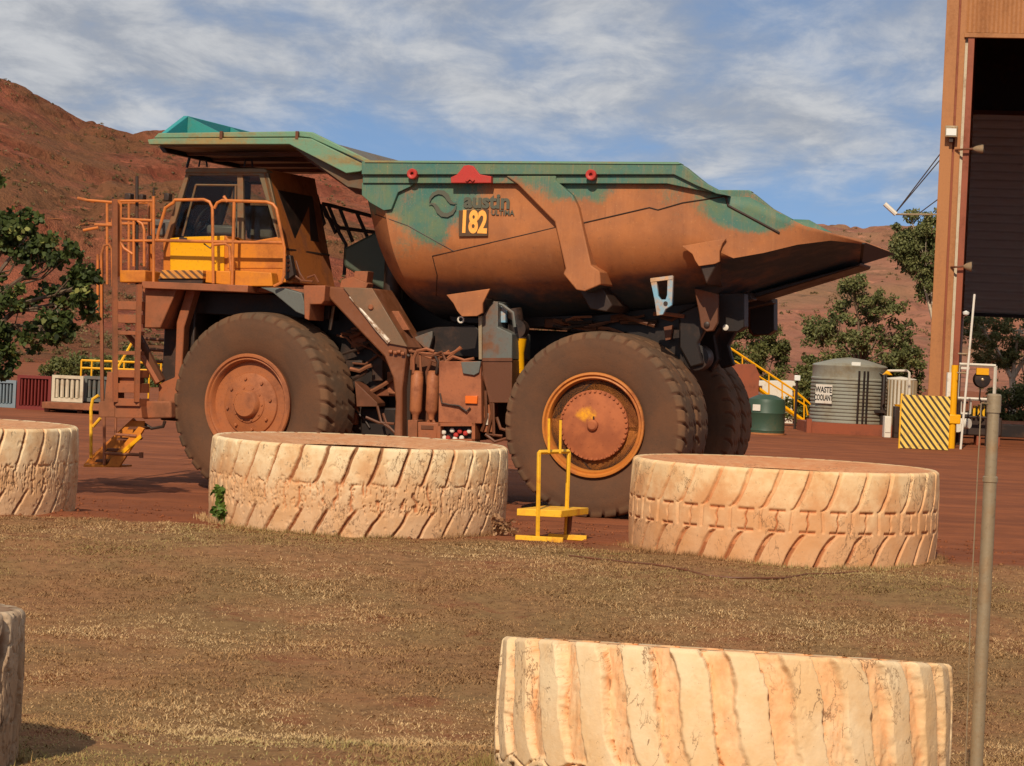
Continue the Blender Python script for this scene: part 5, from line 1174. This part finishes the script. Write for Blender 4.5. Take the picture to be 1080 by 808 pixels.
# fender: curved guard behind the cab and the long fender leading down behind the front wheel
m = MB(); m.prism(px2([(274, 303), (300, 304), (318, 309), (322, 322), (322, 333), (312, 329), (300, 319), (288, 309)], .28), .28, 1.3); part(m, 'fender', M['grey'], None, .015)
m = MB(); m.prism(px2([(320, 301), (343, 301), (342, 317), (339, 321), (327, 321), (326, 338), (321, 336)], .22), .22, .9); part(m, 'fender_bracket', M['redbrown'], None, .015)
fo = [(342, 302), (392, 304), (412, 338), (429, 366), (424, 410), (424, 462), (415, 463), (417, 424), (414, 398), (405, 376), (380, 350), (348, 316)]
m = MB(); m.prism(px2(fo, .45), .45, 1.5); FD = part(m, 'rear_fender', M['fender'] if 'fender' in M else M['brown'], None, .03)
m = MB(); m.prism(px2([(362, 303), (393, 304), (430, 366), (408, 362), (398, 350)], .43), .40, .46); m.build('fender_panel', M['fenderp'], FD, .01)
m = MB(); m.tube([P(369, 313, .43), P(384, 330, .42), P(398, 347, .41), P(411, 361, .43)], .02, 8, .055); m.build('glint_strip', M['glint'], FD)  # raised pale strip standing in for the sun glint
m = MB(); q = P(391, 324, .38); m.lathe([(.035, -.02), (.05, 0), (.035, .02)], origin=q, axis='Y', n=12, flip=True); m.build('grommet', M['redbrown'], FD)
m = MB(); m.prism(px2([(374, 286), (388, 286), (386, 303), (372, 303)], .6), .6, .9); part(m, 'deck_post', M['redbrown'], None, .01)
m = MB(); m.prism(px2([(360, 295), (372, 292), (388, 299), (386, 304), (358, 304)], .5), .5, .8); part(m, 'deck_foot', M['redbrown'], None, .01)
m = MB(); m.prism(px2([(405, 328), (420, 328), (432, 348), (414, 349)], .8), .8, .9); part(m, 'frame_plate', M['redbrown'], None, .01)
m = MB(); m.prism(px2([(374, 402), (398, 425), (398, 429), (376, 429)], .9), .9, 1.3); part(m, 'frame_gusset', M['brown'], None, .01)
m = MB(); m.prism(px2([(380, 430), (430, 430), (430, 462), (380, 462)], 1.3), 1.3, 1.6); part(m, 'side_tank', M['black'], None, .03)
m = MB(); m.tube([P(352, 323, 1.0), P(348, 348, 1.0)], .03, 6); part(m, 'lever', M['galv'])
for pts in ([(398, 428), (402, 445), (412, 452)], [(386, 440), (400, 446), (416, 447)], [(404, 436), (408, 448), (420, 460)]):
    m = MB(); m.tube(PP(pts, .8), .025, 6); part(m, 'hose', M['brown'])
# pipework in the dark bays between the wheels and under the hull
rr_ = random.Random(4)
for q in range(26):
    x0, y0 = rr_.uniform(352, 424), rr_.uniform(345, 452); vv = rr_.uniform(1.0, 1.3); a_ = rr_.uniform(-.9, .9); L_ = rr_.uniform(18, 46)
    pts = [(x0, y0), (x0 + L_ * .4, y0 + L_ * a_ * .2 + rr_.uniform(-4, 4)), (x0 + L_ * .75, y0 + L_ * a_ * .7), (x0 + L_ * .9, y0 + L_ * a_)]
    m = MB(); m.tube(PP([(min(x, 424), y) for x, y in pts], vv), rr_.uniform(.018, .04), 6); part(m, 'hose', M[rr_.choice(['brown', 'brown', 'dark', 'redbrown'])])
for q in range(22):
    x0, y0 = rr_.uniform(560, 700), rr_.uniform(330, 346); vv = rr_.uniform(1.4, 1.7)
    m = MB(); m.tube(PP([(x0, y0), (x0 + rr_.uniform(8, 18), y0 + rr_.uniform(-4, 5)), (x0 + rr_.uniform(22, 40), y0 + rr_.uniform(-6, 8))], vv), rr_.uniform(.02, .045), 6); part(m, 'hose', M[rr_.choice(['brown', 'dark', 'redbrown'])])
for x0, y0, w_, h_ in ((370, 345, 16, 22), (392, 372, 12, 30), (360, 380, 22, 12), (384, 410, 26, 8), (408, 392, 12, 26), (366, 418, 10, 30), (574, 336, 20, 10), (618, 334, 26, 12), (664, 332, 16, 12)):
    m = MB(); vv = 1.28 if x0 < 500 else 1.72; m.prism(px2([(x0, y0), (x0 + w_, y0), (x0 + w_, y0 + h_), (x0, y0 + h_)], vv), vv, vv + .2); part(m, 'bracket', M[rr_.choice(['brown', 'dark', 'redbrown'])], None, .02)
# ---- service cabinet with filters
CB = part(MB().prism(px2([(463, 381), (507, 381), (508, 447), (462, 446)], .35), .35, 1.3), 'service_cabinet', M['cabinet'] if 'cabinet' in M else M['redbrown'], None, .015)
m = MB(); m.prism(px2([(486, 382), (507, 381), (505, 393), (500, 396), (488, 394)], .30), .30, .36); m.build('cabinet_lid', M['grey'], CB, .01)
m = MB(); m.prism(px2([(490.5, 417.5), (503.5, 417.5), (503, 426), (490.5, 425.5)], .30), .30, .36); m.build('amber_reflector', M['reflect'] if 'reflect' in M else M['amber'], CB, .006)
m = MB(); m.tube([P(464, 415, .32), P(466, 425, .30), P(474, 427, .32), P(484, 428, .30), P(492, 434, .30), P(496, 430, .32)], .018, 6); m.build('cable', M['dark'], CB)
m = MB(); m.prism(px2([(463, 447), (500, 447), (500, 465), (463, 466)], .50), .50, 1.2); m.build('valve_recess', M['black'], CB)
for a_, b_, c_2, d_ in ((462, 446, 501, 449.5), (462, 463, 501, 467), (461, 446, 464.5, 467), (497.5, 446, 501, 467)):
    m = MB(); m.prism(px2([(a_, b_), (c_2, b_), (c_2, d_), (a_, d_)], .32), .32, .6); m.build('valve_frame', M['redbrown'], CB)
for i, (cx_, cy_, mt) in enumerate(((468, 456, 'white'), (472.5, 462, 'red'), (477, 454, 'white'), (481, 459, 'red'), (485, 455, 'red'), (487, 462, 'white'), (491, 457, 'red'), (495, 455, 'white'), (469, 462, 'white'), (480, 463, 'white'))):
    q = P(cx_, cy_, .44); m = MB(); m.lathe([(.02, .1), (.035, .03), (.045, -.01), (.03, -.03), (0, -.035)], origin=q, axis='Y', n=10, flip=True); m.build('valve_cap', M[mt], CB)
m = MB(); m.prism(px2([(430, 443), (440, 443), (440, 463), (430, 463)], .5), .5, 1.2); part(m, 'filter_base', M['redbrown'], None, .01)
m = MB(); m.prism(px2([(440.5, 445), (461, 446), (461, 463.5), (440.5, 463.5)], .38), .38, 1.2); q = part(m, 'battery_box', M['redbrown'], None, .015)
m = MB(); m.prism(px2([(444, 448.5), (457, 449), (457, 453), (444, 452.5)], .37), .365, .40); m.build('box_latch', M['brown'], q)
m = MB(); m.prism(px2([(424, 366), (433, 368), (433, 462), (424, 462)], .7), .7, 1.3); part(m, 'cabinet_side', M['dark'], None, .01)
m = MB(); m.prism(px2([(432, 372), (464, 374), (464, 446), (432, 446)], .95), .95, 1.3); part(m, 'filter_back', M['brown'], None, .01)
for cx_ in (438.6, 455.5):
    tp, bt = P(cx_, 397, .62), P(cx_ - .2, 434, .62); r_ = .108
    m = MB(); m.lathe([(.05, bt.z - .14), (.06, bt.z - .06), (r_ * .8, bt.z - .02), (r_, bt.z + .02), (r_, tp.z), (r_ * .9, tp.z + .03), (r_ * .9, tp.z + .08), (.06, tp.z + .1), (0, tp.z + .1)], origin=(bt.x, .62, 0), n=20); fl = part(m, 'filter', M['filter'] if 'filter' in M else M['redbrown'])
    m = MB(); m.tube([(bt.x, .62, bt.z - .1), (bt.x - .06, .62, bt.z - .2)], .03, 6); m.tube([(bt.x, .62, bt.z - .1), (bt.x + .06, .62, bt.z - .2)], .03, 6); m.build('drain', M['redbrown'], fl)
for pts in ([(436, 394), (436, 378), (440, 370), (450, 368), (458, 371)], [(444, 394), (443, 374), (454, 378), (466, 376), (474, 370)], [(450, 393), (455, 380), (462, 383), (470, 380), (484, 378)],
            [(460, 394), (462, 382), (458, 374)], [(430, 370), (450, 373), (476, 373), (487, 367)], [(434, 368), (434, 390)], [(466, 390), (474, 385), (486, 388)], [(455, 376), (466, 371), (470, 380)], [(468, 383), (478, 376), (490, 380), (500, 378)], [(472, 378), (486, 366)],
            [(404, 360), (414, 366), (430, 372)], [(408, 370), (420, 370), (432, 376)], [(405, 373), (413, 369), (416, 362)]):
    m = MB(); m.tube(PP(pts, .5 + .1 * random.random()), .02 + .012 * random.random(), 6); part(m, 'hose', M[random.choice(['redbrown', 'redbrown', 'brown', 'dark'])])
for cx_, cy_ in ((412, 371), (417, 372), (421, 371), (425, 373)): q = P(cx_, cy_, .4); m = MB(); m.lathe([(.03, -.03), (.035, 0), (.03, .03)], origin=q, axis='X', n=8); part(m, 'fitting', M['redbrown'])
# fuel tank behind the cabinet
FT = part(MB().prism(px2([(508, 334), (513, 328), (522, 318), (525, 318), (525, 345), (540, 352), (540, 379), (508, 379)], .42), .42, 1.5), 'fuel_tank', M['grey'], None, .012)
part(MB().prism(px2([(508.5, 380), (540, 380), (540, 425), (516, 425), (509, 396)], .42), .42, 1.5), 'lower_tank', M['brown'], None, .012)
m = MB(); m.prism(px2([(504.5, 334), (508, 333), (508, 379), (505, 379)], .36), .36, .6); m.build('tank_edge', M['galv'], FT)
m = MB(); m.prism(px2([(508, 377.5), (540, 377.5), (540, 381), (508, 381)], .40), .40, .45); m.build('tank_seam', M['brown'], FT)
m = MB(); m.tube(PP([(510, 334), (522, 319), (530, 322), (541, 330), (543, 345)], .5), .03, 6); m.build('filler_pipe', M['grey'], FT)
for pts in ([(508, 392), (514, 408), (520, 424), (521, 460)], [(512, 412), (513, 440), (508, 455)], [(516, 412), (519, 436), (514, 458), (530, 460)], [(512, 458), (522, 466), (536, 462)], [(524, 440), (528, 452), (538, 455)]):
    m = MB(); m.tube(PP(pts, .45), .028, 6); part(m, 'hose', M['brown'])
m = MB(); m.prism(px2([(510, 428), (519, 426), (519, 456), (508, 456)], .5), .5, .7); q = part(m, 'side_valve', M['redbrown'], None, .01)
m = MB(); m.prism(px2([(512, 436), (515, 436), (514.5, 448), (511.5, 448)], .47), .47, .5); m.build('sight_glass', M['white'], q)
m = MB(); m.prism(px2([(432, 352), (460, 345), (500, 342), (508, 350), (508, 378), (432, 372)], 1.4), 1.4, 1.7); part(m, 'inner_tank', M['black'], None, .02)
m = MB(); m.prism(px2([(436, 356), (456, 349), (456, 356), (452, 370), (446, 366)], 1.2), 1.2, 1.3); part(m, 'olive_bracket', M['grey'], None, .01)

# ---- cab
v0, v1 = .55, 2.55
def cq(px, py, v=v0): q = P(px, py, v); return (q.x, q.z)
tl, tr_, br, bl, wl = cq(197, 178), cq(281, 178), cq(308.5, 298), cq(172, 298), cq(172, 253)
wr = cq(297, 249)
m = MB(); m.prism([wl, cq(180, 251), cq(238, 248.5), cq(240, 252), cq(262, 255), wr, br, bl], v0, v1); CAB = part(m, 'cab', M['cabyellow'] if 'cabyellow' in M else M['amber'], None, .015)
m = MB(); m.prism([cq(195.5, 182.5), cq(197, 178), cq(200, 177.4), cq(279, 177.4), cq(282, 179), cq(283, 182.5)], v0 - .04, v1 + .04); m.build('cab_roof', M['caboliv'], CAB, .02)
def pillar(a, b, c, d, mat='caboliv', name='pillar'):
    for x in (v0, v1 - .09): m = MB(); m.prism([cq(*a), cq(*b), cq(*c), cq(*d)], x, x + .09); m.build(name, M[mat], CAB, .01)
pillar((196, 182), (200, 182), (179, 253), (172, 253)); pillar((200, 182), (274, 182), (274, 185), (199, 185)); pillar((250, 184), (256, 184), (257, 253), (250, 250.5)); pillar((272, 182), (282.5, 182), (300, 258), (294, 256))
for x in (v0 + .025, v1 - .05):
    m = MB(); m.prism([cq(199, 184.5), cq(251, 184.5), cq(251, 250), cq(179, 252)], x, x + .012); m.build('side_window', M['glass'], CAB)
    m = MB(); m.prism([cq(255, 184.5), cq(273, 184.5), cq(295, 252), cq(262, 256), cq(256, 253)], x, x + .012); m.build('side_window', M['glass'], CAB)
m = MB(); m.prism([cq(197.5, 182), cq(198.6, 182), cq(175, 253), cq(173.6, 253)], v0 + .08, v1 - .08); m.build('windscreen', M['glass'], CAB)
for a, b, c, d in ((204, 195, 252, 252),):      # sliding sash of the door window
    for p0, p1 in (((206, 195), (250, 195.5)), ((206, 195), (192, 249)), ((248, 195), (247, 250))): m = MB(); m.tube([(*cq(*p0)[:1], v0 + .02, cq(*p0)[1]), (*cq(*p1)[:1], v0 + .02, cq(*p1)[1])], .018, 4); m.build('window_sash', M['caboliv'], CAB)
m = MB(); m.prism([cq(180, 251.5), cq(189, 250.4), cq(189.5, 252), cq(194, 252), cq(194.5, 250), cq(237, 248.8), cq(237, 292), cq(206, 291), cq(180, 287)], v0 - .025, v0 + .01); DR = m.build('door', M['yellow'], CAB, .008)
m = MB(); q = P(193, 252, v0 - .05); m.box(q, (.14, .04, .05)); m.build('door_handle', M['dark'], DR, .01)
m = MB(); m.prism([cq(240, 253), cq(262, 256), cq(296, 251), cq(304, 283), cq(240, 283)], v0 - .015, v0 + .01); m.build('side_panel', M['amber'], CAB, .008)
for pts in ([(216, 285), (243, 286), (243, 301), (216, 298)], [(244, 285), (286, 287.5), (288, 302), (244, 302)]):
    m = MB(); m.prism(px2(pts, .25), .25, .52); part(m, 'sill_box', M['amber'], None, .015)
m = MB(); m.prism(px2([(170, 285), (214, 285), (214, 294), (167, 294)], .12), .12, .5); part(m, 'striped_step', M['hazardstep'] if 'hazardstep' in M else M['hazard2'], None, .01)
m = MB(); m.prism(px2([(166, 294), (214, 294), (213, 301), (169, 301)], .16), .16, .5); part(m, 'perforated_step', M['dark'], None, .01)
m = MB(); m.prism(px2([(126, 285), (153, 285), (153, 298), (126, 298)], .15), .15, .9); part(m, 'lamp_box', M['amber'], None, .02)
# rear wall of the cab, sloped, with a dark window
rt0, rt1, rb1, rb0 = Vector((tr_[0], v0, tr_[1])), Vector((tr_[0] + .1, v1, tr_[1])), Vector((br[0], v1, br[1])), Vector((br[0], v0, br[1]))
nrm = Vector((br[1] - tr_[1], 0, tr_[0] - br[0])).normalized(); nrm = nrm if nrm.x > 0 else -nrm
m = MB(); k4 = [rt0, rt1, rb1, rb0]; m.add([p + nrm * .005 for p in k4] + [p - nrm * .08 for p in k4], [(3, 2, 1, 0), (4, 5, 6, 7), (0, 1, 5, 4), (1, 2, 6, 5), (2, 3, 7, 6), (3, 0, 4, 7)]); RWALL = m.build('rear_wall', M['cabrear'] if 'cabrear' in M else M['orange'], CAB, .01)
def rw(s, t): return rt0.lerp(rt1, s).lerp(rb0.lerp(rb1, s), t)
k4 = [rw(.12, .18), rw(.85, .18), rw(.8, .60), rw(.25, .60)]
m = MB(); m.add([p + nrm * .02 for p in k4] + [p for p in k4], [(3, 2, 1, 0), (4, 5, 6, 7), (0, 1, 5, 4), (1, 2, 6, 5), (2, 3, 7, 6), (3, 0, 4, 7)]); m.build('rear_window', M['black'], RWALL)
m = MB(); k4 = [rw(.0, .70), rw(1, .70), rw(1, .715), rw(0, .715)]; m.add([p + nrm * .02 for p in k4] + [p for p in k4], [(3, 2, 1, 0), (4, 5, 6, 7), (0, 1, 5, 4), (1, 2, 6, 5), (2, 3, 7, 6), (3, 0, 4, 7)]); m.build('trim_line', M['dark'], RWALL)
m = MB(); m.prism(px2([(299, 270), (306, 269), (310, 290), (302, 296), (299, 292)], .4), .4, .55); q = part(m, 'tail_lamp_box', M['dark'], None, .01)
for yy in (275, 280, 285): p_ = P(303.5, yy, .38); m = MB(); m.lathe([(.035, .02), (.03, -.015), (0, -.02)], origin=p_, axis='Y', n=10, flip=True); m.build('lamp', M['brown'], q)
for pts in ([(312, 275), (316, 288), (322, 297)], [(310, 290), (318, 296), (330, 297)], [(324, 293), (332, 290), (336, 298)]): m = MB(); m.tube(PP(pts, .5), .02, 6); part(m, 'hose', M['brown'])
# seat, wheel and console seen through the glass
q = P(224, 240, 1.3); S = part(MB().box((q.x + .25, 1.35, q.z - .05), (.55, .55, .18)), 'seat', M['seat'], CAB, .05)
m = MB(); m.box((q.x + .52, 1.35, q.z + .40), (.16, .5, .85)); m.build('seat_back', M['seat'], S, .05); m = MB(); m.box((q.x + .55, 1.35, q.z + .93), (.12, .3, .2)); m.build('head_rest', M['seat'], S, .04)
m = MB(); c_ = P(213, 233, 1.3); pts = [(c_.x + .10 * math.sin(a), 1.35 + .24 * math.cos(a), c_.z + .22 * math.sin(a)) for a in [i * math.pi / 10 for i in range(21)]]; m.tube(pts, .022, 6); m.tube([(c_.x, 1.35, c_.z), (c_.x - .3, 1.35, c_.z - .4)], .04, 6); m.tube([(c_.x, 1.12, c_.z), (c_.x, 1.58, c_.z)], .018, 5); m.build('steering_wheel', M['black'], CAB)
m = MB(); c_ = P(190, 246, 1.5); m.box((c_.x, 1.55, c_.z + .05), (.45, 1.6, .3)); m.build('dashboard', M['seat'], CAB, .04)
m = MB(); c_ = P(272, 240, 1.6); m.box((c_.x, 1.9, c_.z + .1), (.5, .5, .6)); m.build('trainer_seat', M['seat'], CAB, .05)
for px_, py_ in ((214, 172), (262, 175)): q = P(px_, 176, 1.2); m = MB(); m.tube([(q.x - .08, 1.2, q.z), (q.x - .06, 1.2, q.z + .12), (q.x + .06, 1.2, q.z + .12), (q.x + .08, 1.2, q.z)], .018, 6); m.build('lifting_loop', M['dark'], CAB)
m = MB(); m.tube([P(197, 177, 1.0), P(200, 166, 1.0)], .025, 6); m.build('aerial', M['black'], CAB)
# behind the cab: air cleaner housing and exhaust in the shade
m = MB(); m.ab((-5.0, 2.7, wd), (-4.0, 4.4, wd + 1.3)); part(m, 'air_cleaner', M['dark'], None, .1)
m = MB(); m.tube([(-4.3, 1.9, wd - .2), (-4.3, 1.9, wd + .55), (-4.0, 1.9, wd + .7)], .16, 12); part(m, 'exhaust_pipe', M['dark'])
m = MB(); m.prism(px2([(362, 262), (412, 236), (424, 296), (424, 318), (362, 281)], 2.0), 2.0, 2.2); part(m, 'hydraulic_tank', M['tankgreen'] if 'tankgreen' in M else M['grey'], None, .05)

# ---- handrails and ladder
def rails(lst, v, name='handrail', mat='rail', r=.028):
    for pts in lst:
        m = MB(); m.tube(PP(pts, v), r, 8); part(m, name, M[mat])
rails([[(184, 211), (215, 210.5), (221, 213), (224, 219), (225, 299)],
       [(226, 220), (229, 214), (234, 211.5), (281, 213), (288, 215.5), (291.5, 220), (300, 262), (299.5, 290), (297, 298), (289, 302)],
       [(247, 213), (244.7, 301)], [(164, 253.5), (224, 255), (299, 256)], [(184, 211), (183, 214), (174.5, 219), (166.5, 247), (166, 253)], [(162, 207), (162, 302)], [(183, 213.5), (175, 219)],
       [(226, 258), (238, 257), (242, 260), (243.5, 286)], [(236, 207), (240, 213)]], .16)
rails([[(215, 257), (222, 262), (224, 258)]], .2, 'cable', 'dark', .012)
rails([[(107, 335), (107, 268), (110, 259), (115, 258), (118, 263), (119, 302)], [(113, 300), (113, 270)], [(128, 231), (160, 232.5)], [(128, 254), (162, 254)], [(125, 212), (162, 212)], [(100, 237), (126, 238)], [(145, 233), (150, 236), (152, 242), (152, 281)], [(141, 233), (141, 281)], [(90, 211), (126, 214)],
       [(103, 268), (103, 330)], [(122, 243), (118, 236), (120, 226)], [(126, 254), (131, 262), (140, 268)]], .2, 'handrail', 'rail', .024)
m = MB(); m.tube(PP([(125.5, 211), (125.5, 292)], .2), .055, 4); part(m, 'rail_post', M['rail'])
m = MB(); m.tube(PP([(159, 212), (158, 292)], 1.0), .06, 4); part(m, 'rail_post', M['rail'])
rails([[(144.5, 186), (144.5, 300)]], .3, 'aerial', 'dark', .03); rails([[(119, 208), (119, 262)], [(162, 198), (162, 212)]], .3, 'aerial', 'dark', .016)
for px_, py_, w_ in ((135, 208, 7), (149, 209, 5), (176, 208, 6), (158, 253, 6)): q = P(px_, py_, .25); m = MB(); m.box((q.x, .3, q.z), (w_ * kx * 1.1, .16, .14)); part(m, 'mirror_clamp', M['dark'], None, .02)
for yy in (212, 224): pass
rails([[(100, 213), (82, 209)], [(104, 240), (88, 243)]], 4.6, 'handrail', 'rail', .03)
for vv in (2.5, 4.4): rails([[(112, 214), (160, 214)], [(112, 236), (160, 236)], [(113, 214), (113, 300)], [(136, 214), (136, 300)]], vv, 'handrail', 'rail', .026)
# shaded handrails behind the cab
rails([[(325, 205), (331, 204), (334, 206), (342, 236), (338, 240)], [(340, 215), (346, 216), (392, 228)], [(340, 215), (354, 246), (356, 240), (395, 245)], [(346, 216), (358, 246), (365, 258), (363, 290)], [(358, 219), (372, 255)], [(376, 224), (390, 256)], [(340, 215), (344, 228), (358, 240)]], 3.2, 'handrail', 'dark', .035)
# ladder
LD = part(MB().tube(PP([(121, 210), (121, 300), (121.5, 424)], .05), .055, 4), 'ladder', M['redbrown'])
m = MB(); m.tube(PP([(147, 300), (145, 380), (144, 424)], .05), .055, 4); m.build('stringer', M['redbrown'], LD)
m = MB(); m.tube(PP([(107, 266), (107, 300), (108, 424)], .35), .035, 6); m.build('stringer', M['redbrown'], LD)
for y0, hh, d_ in ((322, 9, .45), (336, 9, .45), (351, 4, .2), (372, 4, .2), (394, 8, .4), (409, 10, .4), (424, 8, .4)):
    m = MB(); m.prism(px2([(121, y0 - hh / 2), (147, y0 - hh / 2 + .5), (147, y0 + hh / 2 + .5), (121, y0 + hh / 2)], .06), .06, .06 + d_); m.build('step', M['redbrown'], LD, .006)
m = MB(); m.prism(px2([(113, 392), (121, 393), (121, 440), (104, 440), (104, 424), (110, 423)], .12), .12, .5); m.build('ladder_box', M['redbrown'], LD, .01)
m = MB(); m.prism(px2([(121, 424), (148, 424), (150, 441), (121, 441)], .12), .12, .55); m.build('step_box', M['redbrown'], LD, .01)
m = MB(); m.prism(px2([(126, 393), (143, 393), (142, 408), (126, 408)], .14), .14, .5); m.build('riser_box', M['redbrown'], LD, .01)
m = MB(); m.tube(PP([(132, 350), (142, 362), (166, 404)], .4), .05, 4); m.build('brace', M['redbrown'], LD)
# folding lower steps
lo = px2([(88, 490), (94, 484), (139, 441), (152, 441), (151, 455), (126, 491)], .1)
FS = part(MB().prism(px2([(88, 490), (94, 483), (140, 441), (143, 444), (100, 488), (98, 492)], .5), .5, .56), 'folding_step', M['amber'], None, .006)
m = MB(); m.prism(px2([(112, 492), (116, 485), (146, 450), (152, 452), (126, 492)], .05), .05, .11); m.build('side_plate', M['amber'], FS, .006)
m = MB(); m.prism(px2([(127, 476), (148, 458), (149, 462), (130, 479)], .03), .03, .06); m.build('side_stripe', M['yellow'], FS, .004)
m = MB(); m.prism(px2([(91, 490), (138, 444), (152, 444), (151, 455), (126, 491)], .34), .34, .38); m.build('tray_plate', M['amber'], FS, .004)
for i in range(4):
    x, y = 136 - i * 11.5, 450 + i * 11.5; m = MB(); m.prism(px2([(x, y), (x + 15, y + .5), (x + 13, y + 3.2), (x - 2, y + 3)], .1), .1, .55); m.build('step', M['brown'], FS, .005)
m = MB(); m.prism(px2([(88, 489.5), (126, 491), (126, 493), (88, 492.5)], .06), .06, .55); m.build('foot_plate', M['amber'], FS, .004)
rails([[(96, 483), (96, 430), (98, 421), (104, 417)], [(98, 450), (106, 441)]], .5, 'grab_rail', 'ystand', .03)
rails([[(110, 440), (110, 490)], [(122, 441), (122, 458), (144, 460)], [(111, 478), (149, 480)]], .05, 'grab_rail', 'redbrown', .028)
rails([[(149, 477), (149, 483)]], .05, 'grab_rail', 'redbrown', .04)
